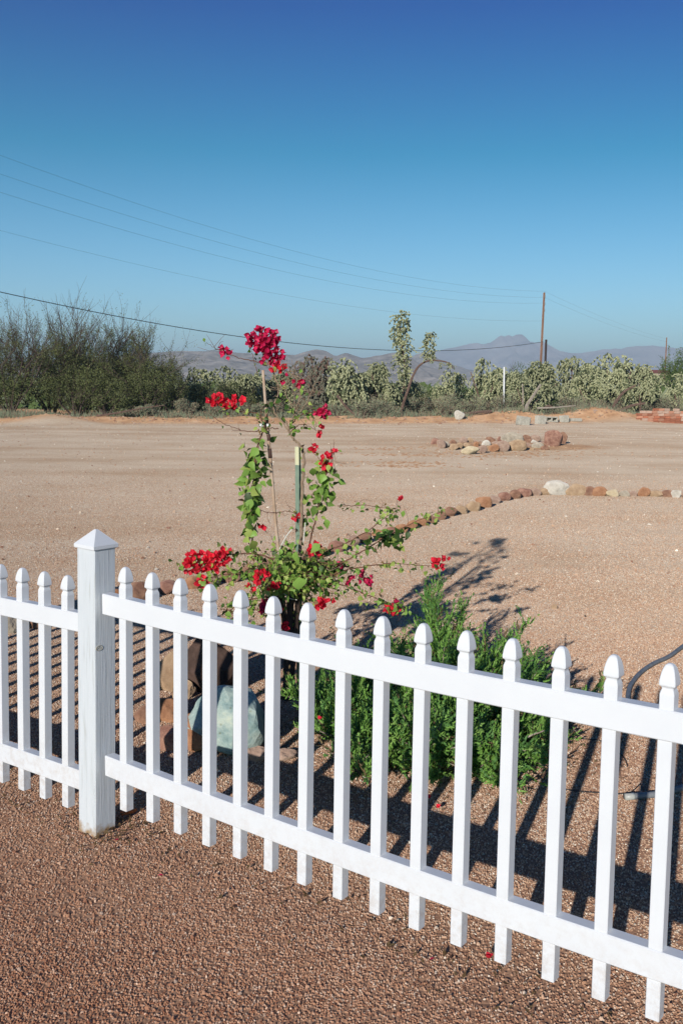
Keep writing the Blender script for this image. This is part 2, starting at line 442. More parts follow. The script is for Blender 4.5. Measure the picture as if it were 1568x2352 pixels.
hillp = [(-700, 880), (-300, 850), (0, 835), (200, 822), (360, 811), (420, 806), (470, 807), (510, 806), (560, 812), (620, 815), (680, 816), (706, 807), (725, 803), (748, 806), (770, 817), (793, 811), (830, 823), (866, 818), (890, 813), (915, 810), (940, 820), (965, 838), (1000, 846), (1030, 852), (1080, 868), (1200, 892)]
range_mesh('hills', 'low brown scrub covered hills behind the cactus line', prof(hillp, 1300), 1300, 700, M_hill, 2.2, 1.4)
hill2 = [(900, 890), (930, 840), (953, 815), (975, 808), (990, 817), (1030, 835), (1080, 850), (1130, 862), (1200, 880)]
range_mesh('far_hill', 'hazy violet foothill below the bare leaning cactus', prof(hill2, 2000), 2000, 500, M_hill, 7.7, 1.0, 90, 50)
mt = [(600, 870), (760, 852), (880, 832), (940, 818), (975, 811), (1000, 806), (1024, 803), (1050, 797), (1077, 790), (1093, 789), (1109, 791), (1125, 789), (1133, 782), (1144, 774), (1150, 772), (1157, 775), (1168, 770), (1176, 774), (1184, 771), (1197, 770), (1207, 777), (1216, 786), (1227, 789), (1246, 785), (1262, 796), (1284, 806), (1310, 810), (1335, 812), (1360, 808), (1384, 804), (1425, 801), (1465, 796), (1500, 795), (1530, 798), (1550, 799), (1600, 803), (1700, 815), (1900, 860), (2100, 885)]
range_mesh('mountain_range', 'hazy lilac mountain range with a jagged four topped peak', prof(mt, 4200), 4200, 1500, M_mtn, 4.1, 0.9, 1100, 50)

# ------------------------------------------------------------------ picket fence
PHI = radians(37.086)
Dv = Vector((cos(PHI), -sin(PHI), 0)); Nv = Vector((-sin(PHI), -cos(PHI), 0))
P0 = Vector((-0.819, 3.7421, 0))
FM = Matrix(((Dv.x, -Nv.x, 0, P0.x), (Dv.y, -Nv.y, 0, P0.y), (0, 0, 1, 0), (0, 0, 0, 1)))  # local x along the fence, -y to the camera
fence = empty('picket_fence')
fence.matrix_world = FM
tag(fence, 'white picket fence with pointed pickets and one square capped post', 'fence')
PR = [(0, .0035), (.0015, .007), (.005, .0105), (.013, .0143), (.024, .0175), (.036, .0198), (.047, .0212), (.054, .0215), (.057, .0208),
      (.0595, .0178), (.063, .0155), (.067, .0152), (.071, .0168), (.078, .0188), (.082, .0192)]
def picket_mesh(L):
    b = MB(); rings = PR + [(L, .0192)]
    ch = 0.0022
    for d, h in rings:
        c = min(ch, h * .4)
        for (sx, sy) in ((1, 1), (-1, 1), (-1, -1), (1, -1)):
            p = [(sx * h, sy * (h - c)), (sx * (h - c), sy * h)]
            if sx * sy < 0: p = p[::-1]
            for x, y in p: b.v.append((x, y, -d))
    for i in range(len(rings) - 1):
        for k in range(8):
            q, w = i * 8 + k, i * 8 + (k + 1) % 8
            b.f.append((q, q + 8, w + 8, w)); b.m.append(0)
    b.f.append(tuple(range(8))); b.m.append(0)
    b.f.append(tuple((len(rings) - 1) * 8 + k for k in range(8))[::-1]); b.m.append(0)
    return b.mesh('picket', M_vinyl)
def dirt_splash(m, lo, hi, amt):
    N, L = m.node_tree.nodes, m.node_tree.links; B = N['Principled BSDF']
    old = B.inputs['Base Color'].links[0].from_socket
    g = N.new('ShaderNodeNewGeometry'); sp = N.new('ShaderNodeSeparateXYZ'); L.new(g.outputs['Position'], sp.inputs[0])
    n = N.new('ShaderNodeTexNoise'); n.inputs['Scale'].default_value = 28; n.inputs['Detail'].default_value = 8; n.inputs['Roughness'].default_value = .75; L.new(g.outputs['Position'], n.inputs['Vector'])
    a = N.new('ShaderNodeMapRange'); a.inputs['From Min'].default_value = lo; a.inputs['From Max'].default_value = hi; a.inputs['To Min'].default_value = 1; a.inputs['To Max'].default_value = 0; L.new(sp.outputs['Z'], a.inputs['Value'])
    b_ = N.new('ShaderNodeMapRange'); b_.inputs['From Min'].default_value = .45; b_.inputs['From Max'].default_value = .68; L.new(n.outputs['Fac'], b_.inputs['Value'])
    c_ = N.new('ShaderNodeMath'); c_.operation = 'MULTIPLY'; L.new(a.outputs[0], c_.inputs[0]); L.new(b_.outputs[0], c_.inputs[1])
    d_ = N.new('ShaderNodeMath'); d_.operation = 'MULTIPLY'; d_.inputs[1].default_value = amt; L.new(c_.outputs[0], d_.inputs[0])
    x = N.new('ShaderNodeMix'); x.data_type = 'RGBA'; L.new(d_.outputs[0], x.inputs[0]); L.new(old, x.inputs[6]); x.inputs[7].default_value = (.42, .31, .22, 1)
    L.new(x.outputs[2], B.inputs['Base Color'])
dirt_splash(M_vinyl, .08, .38, .55)
pm_r, pm_l = picket_mesh(.97), picket_mesh(.98)
def sag(t):
    u = (t - 1.04) / 1.04; return 0.012 * min(u * u, 1.6) - 0.005
def rail(t0, t1, ztop, h, zf, name='rail'):
    b = MB(); n = 14; th = .0225; c = .003
    ring = [(-th, c), (-th, h - c), (-th + c, h), (th - c, h), (th, h - c), (th, c), (th - c, 0), (-th + c, 0)]
    for i in range(n + 1):
        t = t0 + (t1 - t0) * i / n; z = ztop - h + zf(t)
        b.v += [(t, y, z + zz) for y, zz in ring]
    for i in range(n):
        for k in range(8):
            q, w = i * 8 + k, i * 8 + (k + 1) % 8
            b.f.append((q, w, w + 8, q + 8)); b.m.append(0)
    b.f.append(tuple(range(8))[::-1]); b.f.append(tuple(n * 8 + k for k in range(8))); b.m += [0, 0]
    return b.build(name, M_vinyl, fence)
for n in range(16):
    t = n * .1491
    o = link('picket', pm_r, fence, (t, R.uniform(-.0006, .0006), 1.100 + sag(t)))
    o.rotation_euler = (R.uniform(-.002, .002), radians(.7 - 1.15 * n / 14) + R.uniform(-.0012, .0012), 0)
rail(-.113, 2.40, .981, .082, sag); rail(-.113, 2.40, .328, .084, sag)
for n in range(17):
    t = -.352 - n * .1515
    o = link('picket', pm_l, fence, (t, R.uniform(-.0006, .0006), 1.031 - 0.003 * n))
    o.rotation_euler = (0, radians(1.6), 0)
zl = lambda t: 0.02 * (t + .25)
rail(-2.86, -.226, .892, .078, zl); rail(-2.86, -.226, .236, .084, zl)
def post(tc, lean, top=1.176):
    b = MB(); w = .0525; c = .004
    ring = [(-w, -w + c), (-w + c, -w), (w - c, -w), (w, -w + c), (w, w - c), (w - c, w), (-w + c, w), (-w, w - c)]
    zs = [-.05, .02, .2, .5, .8, 1.0, top]
    for z in zs: b.v += [(x + .0012 * noise.noise(Vector((x * 30, y * 30, z * 4))), y, z) for x, y in ring]
    for i in range(len(zs) - 1):
        for k in range(8):
            q, r_ = i * 8 + k, i * 8 + (k + 1) % 8
            b.f.append((q, r_, r_ + 8, q + 8)); b.m.append(0)
    b.f.append(tuple((len(zs) - 1) * 8 + k for k in range(8))); b.m.append(0)
    M = Matrix.Rotation(lean, 4, 'Y')
    o = b.build('post', M_postmat, fence); o.location = (tc + top * -0.0 , 0, 0); o.rotation_euler = (0, lean, 0)
    b = MB(); w = .060
    v = []
    prof_ = [(w - .003, top - .012), (w, top - .009), (w, top + .004), (w - .004, top + .008), (.005, top + .060), (0, top + .061)]
    for h, z in prof_: v += [(-h, -h, z), (h, -h, z), (h, h, z), (-h, h, z)]
    f = []
    for i in range(len(prof_) - 1):
        for k in range(4): f.append((i * 4 + k, i * 4 + (k + 1) % 4, i * 4 + (k + 1) % 4 + 4, i * 4 + k + 4))
    f.append((3, 2, 1, 0)); b.add(v, f)
    b.build('post_cap', M_vinyl, o)
    return o
def post_mat():
    m, N, L, B = new_mat('painted_post')
    B.inputs['Roughness'].default_value = 0.55
    t = N.new('ShaderNodeTexCoord')
    mp = N.new('ShaderNodeMapping'); mp.inputs['Scale'].default_value = (1, 1, 0.05); L.new(t.outputs['Object'], mp.inputs[0])
    n = N.new('ShaderNodeTexNoise'); n.inputs['Scale'].default_value = 110; n.inputs['Detail'].default_value = 6; n.inputs['Distortion'].default_value = .4; L.new(mp.outputs[0], n.inputs['Vector'])
    r = N.new('ShaderNodeValToRGB'); L.new(n.outputs['Fac'], r.inputs[0])
    el = r.color_ramp.elements
    el[0].position, el[0].color = .28, (.50, .51, .50, 1); el[1].position, el[1].color = .42, (.60, .63, .65, 1)
    e = el.new(.75); e.color = (.65, .67, .69, 1)
    # soil splashed on the foot
    sp = N.new('ShaderNodeSeparateXYZ'); L.new(t.outputs['Object'], sp.inputs[0])
    n2 = N.new('ShaderNodeTexNoise'); n2.inputs['Scale'].default_value = 35; n2.inputs['Detail'].default_value = 6; L.new(t.outputs['Object'], n2.inputs['Vector'])
    a = N.new('ShaderNodeMath'); a.operation = 'MULTIPLY_ADD'; a.inputs[1].default_value = -.11; L.new(n2.outputs['Fac'], a.inputs[0]); L.new(sp.outputs['Z'], a.inputs[2])
    mr = N.new('ShaderNodeMapRange'); mr.inputs['From Min'].default_value = -.055; mr.inputs['From Max'].default_value = -.015; L.new(a.outputs[0], mr.inputs['Value'])
    x = N.new('ShaderNodeMix'); x.data_type = 'RGBA'; L.new(mr.outputs[0], x.inputs[0]); x.inputs[6].default_value = (.36, .24, .13, 1); L.new(r.outputs[0], x.inputs[7])
    L.new(x.outputs[2], B.inputs['Base Color'])
    bp = N.new('ShaderNodeBump'); bp.inputs['Strength'].default_value = .5; bp.inputs['Distance'].default_value = .003
    L.new(n.outputs['Fac'], bp.inputs['Height']); L.new(bp.outputs[0], B.inputs['Normal'])
    return m
M_postmat = post_mat()
pc = post(-.196, radians(1.2))
post(2.46, 0); post(-2.92, 0, 1.06)
# wood knot on the post, by the front edge
b = MB()
kn = [Vector((.0535, -.030 + .016 * cos(a) , .775 + .010 * sin(a))) for a in [2 * pi * i / 14 for i in range(15)]]
b.tube(kn, .0016, n=4); 
kn = [Vector((.0535, -.030 + .007 * cos(a), .775 + .004 * sin(a))) for a in [2 * pi * i / 10 for i in range(11)]]
b.tube(kn, .0013, n=4)
b.build('wood_knot', mat('knot', (.42, .38, .30)), pc)

# ------------------------------------------------------------------ rocks
def rock_mat(name, c1, c2, c3=None, sc=9):
    return mat(name, c1, c2, scale=sc, rough=.88, bump=.8, bscale=22, c3=c3, bdist=.03, detail=9, space='Object')
RM = {
 'brown': rock_mat('rock_brown', (.20, .10, .065), (.38, .22, .14)),
 'red brown': rock_mat('rock_red', (.22, .10, .07), (.42, .24, .17)),
 'orange': rock_mat('rock_orange', (.30, .14, .07), (.46, .25, .14)),
 'tan': rock_mat('rock_tan', (.34, .22, .13), (.50, .36, .23)),
 'pinkish': rock_mat('rock_pink', (.30, .19, .14), (.46, .33, .25)),
 'grey': rock_mat('rock_grey', (.31, .26, .20), (.50, .43, .33)),
 'white': rock_mat('rock_white', (.46, .41, .34), (.66, .61, .53)),
 'cream': rock_mat('rock_cream', (.48, .38, .24), (.60, .50, .34)),
 'dark brown': rock_mat('rock_dark', (.05, .03, .022), (.105, .065, .05)),
}
def ico(sub):
    import bmesh
    bm = bmesh.new(); bmesh.ops.create_icosphere(bm, subdivisions=sub, radius=1)
    v = [x.co.copy() for x in bm.verts]; f = [tuple(w.index for w in q.verts) for q in bm.faces]; bm.free(); return v, f
ICO = {k: ico(k) for k in (2, 3, 4)}
def rock_shape(seed, dims, sub=3, cuts=7, lo=.62, hi=.88, hard=.85, taper=0.0, ns=1.5, na=.18):
    r = random.Random(seed)
    v, f = ICO[sub]
    planes = []
    for _ in range(cuts):
        n = Vector((r.gauss(0, 1), r.gauss(0, 1), r.gauss(0, 1))).normalized()
        planes.append((n, r.uniform(lo, hi)))
    out = []
    off = Vector((seed * 1.37, seed * .71, seed * .29))
    for p in v:
        q = p * (1 + na * noise.noise(p * ns + off) + na * .35 * noise.noise(p * ns * 3 + off))
        for n, d in planes:
            k = q.dot(n)
            if k > d: q = q - n * ((k - d) * hard)
        out.append(Vector((q.x * dims[0] / 2, q.y * dims[1] / 2, q.z * dims[2] / 2)))
    if taper:
        zz = dims[2]; out = [Vector((p.x * (1 - taper * (p.z / zz + .5)), p.y * (1 - taper * (p.z / zz + .5)), p.z)) for p in out]
    z0 = min(p.z for p in out)
    return [Vector((p.x, p.y, p.z - z0)) for p in out], f
def rock(name, seed, pos, dims, color, label, group=None, rz=None, sub=3, sink=.15, cat='rock', mat_=None, flat=False, **kw):
    v, f = rock_shape(seed, dims, sub, **kw)
    b = MB(); b.add(v, f)
    o = b.build(name, mat_ or RM[color], smooth=not flat)
    z = hgt(pos[0], pos[1]) if len(pos) < 3 else pos[2]
    o.location = (pos[0], pos[1], z - dims[2] * sink)
    o.rotation_euler = (0, 0, rz if rz is not None else random.Random(seed).uniform(-.5, .5))
    return tag(o, label, cat, group)

ORD = ['first', 'second', 'third', 'fourth', 'fifth', 'sixth', 'seventh', 'eighth', 'ninth', 'tenth', 'eleventh', 'twelfth', 'thirteenth',
       'fourteenth', 'fifteenth', 'sixteenth', 'seventeenth', 'eighteenth', 'nineteenth', 'twentieth', 'twenty-first', 'twenty-second',
       'twenty-third', 'twenty-fourth', 'twenty-fifth', 'twenty-sixth', 'twenty-seventh', 'twenty-eighth', 'twenty-ninth', 'thirtieth',
       'thirty-first', 'thirty-second', 'thirty-third', 'thirty-fourth', 'thirty-fifth', 'thirty-sixth']
GB = 'rocks edging the gravel drive'
p = at_z(1277, 1137)
rock('border_rock', 901, p, (.44, .38, .30), 'white', 'large white domed border rock, biggest of the edging row', GB, sub=4, sink=.12, cuts=4, rz=.1)
# to the right of the white one
rt = [(1321, 1138, 50, 26, 'tan'), (1353, 1139, 30, 20, 'brown'), (1376, 1140, 34, 22, 'orange'), (1405, 1141, 30, 18, 'cream'), (1432, 1141, 24, 15, 'grey'),
      (1452, 1141, 20, 13, 'pinkish'), (1477, 1141, 28, 20, 'orange'), (1505, 1141, 32, 15, 'tan'), (1531, 1142, 26, 16, 'brown'), (1552, 1143, 24, 20, 'white'),
      (1578, 1144, 28, 18, 'pinkish'), (1606, 1145, 30, 18, 'brown'), (1636, 1147, 28, 20, 'tan')]
for i, (x, y, w, h, c) in enumerate(rt):
    q = at_z(x, y); k = q.y / F
    rock('border_rock', 300 + i, q, (w * k * 1.12, w * k * .9, h * k * 1.25), c,
         f'{c} border rock, {ORD[i]} to the right of the large white one', GB)
# to the left, curving down towards the fence
lp = [(1252, 1137), (1228, 1139), (1203, 1141), (1180, 1146), (1156, 1151), (1134, 1157), (1110, 1166), (1085, 1174), (1058, 1180), (1034, 1186), (1012, 1193), (990, 1200), (968, 1207), (945, 1214), (921, 1222), (896, 1230), (868, 1238), (838, 1246), (806, 1256), (772, 1267), (736, 1279), (698, 1290), (658, 1302), (615, 1314), (572, 1325), (528, 1336), (486, 1345), (444, 1350), (386, 1362), (318, 1378), (262, 1390)]
cl = ['tan', 'orange', 'brown', 'red brown', 'orange', 'pinkish', 'brown', 'red brown', 'orange', 'tan', 'red brown', 'brown', 'pinkish', 'orange']
szs = [28, 26, 34, 30, 30, 28, 38, 36, 30, 30, 28, 28, 26, 28, 28, 30, 30, 34, 36, 38, 40, 42, 44, 46, 46, 48, 46, 44, 54, 66, 60]
for i, (x, y) in enumerate(lp):
    q = at_z(x, y); k = q.y / F; w = szs[i] * k
    c = cl[(i * 5 + i // 3) % len(cl)] if i < 28 else ['red brown', 'brown', 'orange'][i - 28]
    rock('border_rock', 340 + i, q, (w * 1.15, w * 1.0, w * (.85 if i < 20 else .75)), c,
         f'{c} border rock, {ORD[i]} to the left of the large white one', GB, rz=.6)
q = at_z(86, 1440); rock('border_rock', 411, q, (.26, .22, .14), 'brown', 'brown rock seen low between the second and third pickets left of the post', GB)
q = at_z(22, 1452); rock('border_rock', 412, q, (.24, .22, .18), 'grey', 'grey rock behind the leftmost pickets near the picture edge', GB)

def YD0(px): return (51.6) / (1 - .4 * (px - 784) / F)
# island of rocks in the yard
def z3(zx, zy): return ((1150 + zx / 2.1657) / 1.1952, (1000 + zy / 2.1657) / 1.1952)
ring = [(97, 488, 44, 46, 'red brown', 'small red brown rock at the left end of the rock island'),
        (135, 503, 62, 48, 'pinkish', 'pinkish rock beside the left end rock of the island'),
        (160, 500, 50, 34, 'grey', 'pale grey low rock near the left end of the rock island'),
        (205, 488, 40, 38, 'brown', 'brown rock behind the pale grey one in the rock island'),
        (240, 506, 46, 36, 'tan', 'tan rock left of the flat cream stone in the rock island'),
        (268, 480, 48, 44, 'pinkish', 'pinkish rock standing behind the flat cream stone'),
        (308, 478, 34, 44, 'tan', 'upright pointed tan rock in the middle of the rock island'),
        (306, 535, 98, 48, 'cream', 'flat cream yellow stone in front of the rock island'),
        (345, 500, 34, 34, 'orange', 'orange rock just right of the flat cream stone'),
        (385, 527, 50, 40, 'pinkish', 'pinkish rock in front of the small white rock of the island'),
        (405, 498, 50, 40, 'white', 'small bright white pointed rock in the rock island'),
        (430, 470, 62, 38, 'brown', 'low brown rock at the back of the rock island'),
        (486, 462, 30, 32, 'red brown', 'small red brown rock behind left of the grey boulder'),
        (450, 520, 58, 42, 'orange', 'orange rock left of the pink rock in the rock island'),
        (498, 518, 84, 56, 'pinkish', 'pink rounded rock touching the tan front boulder'),
        (562, 482, 122, 70, 'grey', 'rounded greenish grey boulder on top of the rock island'),
        (586, 515, 108, 62, 'tan', 'smooth tan boulder in front of the grey boulder'),
        (640, 468, 54, 42, 'brown', 'brown rock right of the grey boulder'),
        (652, 503, 44, 32, 'pinkish', 'pinkish rock right of the smooth tan boulder'),
        (695, 465, 64, 40, 'pinkish', 'pinkish rock behind the small white rocks of the island'),
        (690, 485, 40, 36, 'white', 'small white rock left of the big red boulder'),
        (718, 507, 74, 36, 'grey', 'pale flat stone against the big red boulder'),
        (862, 476, 60, 66, 'brown', 'brown angular rock behind the big red boulder'),
        (802, 502, 126, 96, 'red brown', 'big dark red boulder at the right end of the rock island')]
for i, (x, y, w, h, c, lab) in enumerate(ring):
    a, bb = z3(x, y); q = at_z(a, bb); k = q.y / F / 1.1952 / 2.1657 * 1.0
    rock('island_rock', 500 + i, q + Vector((0, .25, 0)), (w * k * 1.14, w * k * .85, h * k * 1.25), c, lab, 'rocks heaped in the island on the yard', sub=3, sink=.12, rz=R.uniform(-.3, .3), cuts=5)
a, bb = z3(237, 330); q = at_y(a, bb, YD0(a))
rock('boulder', 560, (q.x, q.y), (.62, .5, .56), 'white', 'whitish boulder on the dirt bank left of the concrete blocks', sub=3, cat='rock')

fill = [(118, 496), (180, 492), (222, 500), (288, 500), (330, 470), (365, 480), (420, 512), (455, 492), (520, 470), (532, 500), (612, 478), (668, 480), (672, 512), (740, 480), (748, 512), (208, 508), (362, 505), (830, 500)]
for i, (x, y) in enumerate(fill):
    a, bb = z3(x, y); q = at_z(a, bb); k = q.y / F / 1.1952 / 2.1657; w = (26 + 9 * (i % 4)) * k
    rock('island_rock', 700 + i, q + Vector((0, .1, 0)), (w * 1.2, w, w * .8), ['tan', 'pinkish', 'brown'][i % 3], f"small {['tan', 'pinkish', 'brown'][i % 3]} filler rock, {ORD[sorted(f_[0] for f_ in fill).index(x)]} wedged rock from the left in the island", 'small rocks wedged in the rock island', sink=.2)
cl_ = MB(); r_ = random.Random(44)
for _ in range(620):
    if r_.random() < .5: a, bb = r_.gauss(920, 60), r_.choice((1064, 1072, 1030, 1044)) + r_.gauss(0, 2.2)
    else: a, bb = r_.gauss(1140, 100), 1040 + r_.gauss(0, 7)
    q = at_z(a, bb); s_ = r_.uniform(.015, .05); z_ = hgt(q.x, q.y)
    cl_.add([(q.x + p[0] * s_ * 1.5, q.y + p[1] * s_, z_ + p[2] * s_ * .6) for p in [(1, 0, 0), (-1, 0, 0), (0, 1, 0), (0, -1, 0), (0, 0, 1), (0, 0, -1)]],
            [(0, 2, 4), (2, 1, 4), (1, 3, 4), (3, 0, 4), (2, 0, 5), (1, 2, 5), (3, 1, 5), (0, 3, 5)])
tag(cl_.build('soil_clods', mat('clod', (.26, .14, .08), (.40, .26, .16), scale=6, rough=.95)), 'brown soil clods and dry bits scattered left of and below the rock island', kind='stuff')
# rocks of the bed behind the fence
GR = 'rocks round the planting bed behind the fence'
def bed_rock(seed, px, py, dims, c, lab, **kw):
    q = at_z(px, py); kw.setdefault('cuts', 12); return rock('bed_rock', seed, q, dims, c, lab, GR, sub=4, lo=.6, hi=.85, hard=1.0, flat=True, **kw)
bed_rock(601, 392, 1580, (.26, .20, .30), 'tan', 'tall tan orange rock behind the second picket right of the post', rz=.4)
bed_rock(602, 485, 1596, (.33, .20, .40), 'dark brown', 'dark brown upright slab of rock behind the fence', rz=-.2, cuts=9)
bed_rock(603, 418, 1600, (.16, .16, .16), 'tan', 'tan rock between the tall orange rock and the dark slab', rz=.2)
bed_rock(604, 388, 1650, (.22, .20, .15), 'orange', 'rounded orange rock below the tall tan one', rz=.1)
bed_rock(605, 392, 1712, (.26, .22, .16), 'red brown', 'red brown rock lowest in the row left of the turquoise rock', rz=-.3)
bed_rock(606, 448, 1722, (.13, .20, .24), 'orange', 'bright orange rock against the left side of the turquoise rock', rz=.2)
bed_rock(607, 590, 1742, (.14, .12, .07), 'pinkish', 'low pinkish rock right of the turquoise rock')
bed_rock(608, 656, 1742, (.13, .12, .06), 'pinkish', 'low pinkish stone at the left edge of the juniper')
bed_rock(610, 340, 1655, (.16, .16, .12), 'brown', 'brown rock hidden behind the first picket right of the post')
def turq():
    m, N, L, B = new_mat('turquoise_rock')
    B.inputs['Roughness'].default_value = .75
    t = N.new('ShaderNodeTexCoord')
    n = N.new('ShaderNodeTexNoise'); n.inputs['Scale'].default_value = 9; n.inputs['Detail'].default_value = 9; n.inputs['Roughness'].default_value = .7; L.new(t.outputs['Object'], n.inputs['Vector'])
    r = N.new('ShaderNodeValToRGB'); L.new(n.outputs['Fac'], r.inputs[0]); el = r.color_ramp.elements
    el[0].position, el[0].color = .3, (.10, .17, .18, 1); el[1].position, el[1].color = .74, (.58, .62, .48, 1)
    e = el.new(.45); e.color = (.25, .35, .33, 1); e = el.new(.58); e.color = (.42, .50, .44, 1)
    v = N.new('ShaderNodeTexVoronoi'); v.inputs['Scale'].default_value = 26; L.new(t.outputs['Object'], v.inputs['Vector'])
    r2 = N.new('ShaderNodeValToRGB'); L.new(v.outputs['Distance'], r2.inputs[0]); r2.color_ramp.elements[0].color = (.45, .38, .2, 1); r2.color_ramp.elements[0].position = .05; r2.color_ramp.elements[1].position = .22; r2.color_ramp.elements[1].color = (1, 1, 1, 1)
    x = N.new('ShaderNodeMix'); x.data_type = 'RGBA'; x.blend_type = 'MULTIPLY'; x.inputs[0].default_value = .7; L.new(r.outputs[0], x.inputs[6]); L.new(r2.outputs[0], x.inputs[7])
    L.new(x.outputs[2], B.inputs['Base Color'])
    bp = N.new('ShaderNodeBump'); bp.inputs['Strength'].default_value = .6; bp.inputs['Distance'].default_value = .02; L.new(n.outputs['Fac'], bp.inputs['Height']); L.new(bp.outputs[0], B.inputs['Normal'])
    return m
q = at_z(522, 1716)
rock('turquoise_rock', 611, q, (.62, .44, .37), 'grey', 'turquoise copper ore rock behind the fence pickets', None, rz=.3, sub=4, mat_=turq(), cuts=13, lo=.66, hi=.86, hard=1.0, taper=.38, flat=True, sink=.08)
q = at_z(1272, 1398); rock('stone', 615, q, (.055, .05, .045), 'tan', 'single round tan stone on the open gravel right of the juniper')
q = at_z(1343, 1417); rock('stone', 616, q, (.022, .02, .018), 'dark brown', 'tiny dark stone on the gravel right of the round tan stone')
q = at_z(387, 1214); rock('stone', 617, q, (.05, .04, .03), 'red brown', 'lone small red brown stone on the yard above the white post')

# ------------------------------------------------------------------ concrete blocks and brick stack
M_conc = mat('concrete', (.36, .33, .27), (.50, .47, .40), scale=9, rough=.95, bump=.5, bdist=.01)
def block(zx, zy, dims, rot, label, holes=False):
    a, bb = z3(zx, zy); q = at_z(a, bb)
    b = MB(); x, y, z = dims
    if holes:     # hollow block lying on its side, openings to the camera
        t = .06; hw = (x - 3 * t) / 2
        b.box((0, 0, t / 2), (x, y, t)); b.box((0, 0, z - t / 2), (x, y, t))
        for cx in (-x / 2 + t / 2, 0, x / 2 - t / 2): b.box((cx, 0, z / 2), (t, y, z - 2 * t - .004))
        b.box((0, y / 2 - .02, z / 2), (x - 2 * t - .01, .01, z - 2 * t - .01))
    else:
        v, f = [], []
        c = .02
        b.box((0, 0, z / 2), (x, y, z - 2 * c)); b.box((0, 0, z / 2), (x - 2 * c, y - 2 * c, z))
    o = b.build('concrete_block', M_conc)
    o.location = (q.x, q.y + y / 2, hgt(q.x, q.y + y / 2) - .02); o.rotation_euler = rot
    tag(o, label, 'concrete block', 'concrete blocks on the far side of the yard')
block(617, 362, (.72, .40, .46), (0, radians(8), radians(-14)), 'tilted grey concrete block, leftmost of the row')
block(722, 356, (.44, .40, .46), (0, 0, radians(16)), 'upright concrete block left of the hollow block')
block(788, 351, (.66, .40, .30), (0, 0, 0), 'hollow concrete block with two dark openings', True)
block(864, 351, (.44, .40, .38), (0, radians(-3), radians(10)), 'upright concrete block right of the hollow block')
block(928, 350, (.70, .36, .17), (0, 0, radians(3)), 'flat lying concrete block, rightmost of the row')

M_bricks = [mat('brick_a', (.30, .10, .055), (.44, .17, .095), scale=4, rough=.9, bump=.4, rnd=.2),
            mat('brick_b', (.40, .18, .11), (.50, .26, .17), scale=4, rough=.9, bump=.4, rnd=.2),
            mat('brick_c', (.44, .28, .20), (.56, .40, .31), scale=4, rough=.9, bump=.4, rnd=.2)]
a, bb = z3(1255, 345); q0 = at_z(a, bb)
stack = empty('brick_stack', (q0.x, q0.y - 1.3, 0.0))
tag(stack, 'low rough stack of loose red bricks at the right edge of the yard', 'brick stack')
bl, bh, bd = .30, .135, .2
bmeshes = []
for m in M_bricks:
    for s_ in range(2):
        v, f = ICO[2]
        bb_ = MB(); vv = [Vector((max(-.5, min(.5, p.x * .95)) * bl, max(-.5, min(.5, p.y * .95)) * bd, max(-.5, min(.5, p.z * .95)) * bh)) for p in v]
        bb_.add([p + Vector((R.uniform(-.004, .004), 0, R.uniform(-.004, .004))) for p in vv], f)
        bmeshes.append(bb_.mesh('brick', m))
for depth in range(2):
    for row in range(6):
        x = R.uniform(0, .15) + depth * .1 + (0, .02, .03, .0, .25, .9)[row]
        while x < 4.4:
            if row == 5 and R.random() < .55: x += bl; continue
            if row == 4 and R.random() < .15: x += bl; continue
            if R.random() < .96:
                o = link('brick', R.choice(bmeshes), stack, (x + R.uniform(-.015, .015), depth * .24 + R.uniform(-.035, .035), bh * (.5 + row) + row * .008))
                o.rotation_euler = (0, R.uniform(-.03, .03), R.uniform(-.1, .1))
            x += bl + .015 + (.0 if R.random() < .7 else -.1 * 0)
# a few bricks fallen in front
for x, y in ((-.5, .1), (-.9, .25), (-1.3, .1), (.6, -.35), (1.8, -.4)):
    o = link('brick', R.choice(bmeshes), stack, (x, y, bh * .4 + hgt(q0.x + x, q0.y + y) - hgt(q0.x, q0.y))); o.rotation_euler = (0, 0, R.uniform(-.5, .5))

# ------------------------------------------------------------------ desert plants
def YD(px, Y):
    return (Y + 1.4) / (1 - .4 * (px - 784) / F) if Y < 75 else Y
M_cholla = [mat('cholla_pale', (.27, .28, .145), (.43, .43, .25), scale=3, rough=.8, rnd=.12),
            mat('cholla_gap_shade', (.07, .085, .04), (.15, .17, .085), scale=3, rough=.8, rnd=.12)]  # second tone: shade of the gaps put into the colour of random joints
M_chd = mat('cholla_dark', (.10, .10, .07), (.20, .19, .14), scale=3, rough=.9)
M_wood = mat('desert_wood', (.10, .06, .045), (.20, .13, .10), scale=10, rough=.95)
M_dead = mat('dead_wood', (.24, .20, .16), (.40, .34, .28), scale=6, rough=.95)
OCT = [(1, 0, 0), (-1, 0, 0), (0, 1, 0), (0, -1, 0), (0, 0, 1), (0, 0, -1)]
OCF = [(0, 2, 4), (2, 1, 4), (1, 3, 4), (3, 0, 4), (2, 0, 5), (1, 2, 5), (3, 1, 5), (0, 3, 5)]
def joint(b, p, d, L, w, m=0):
    d = d.normalized(); a = d.cross(Vector((.3, .9, .2))).normalized(); c = d.cross(a)
    vs = [p + a * w, p - a * w, p + c * w, p - c * w, p + d * L / 2, p - d * L / 2]
    b.add(vs, OCF, m)
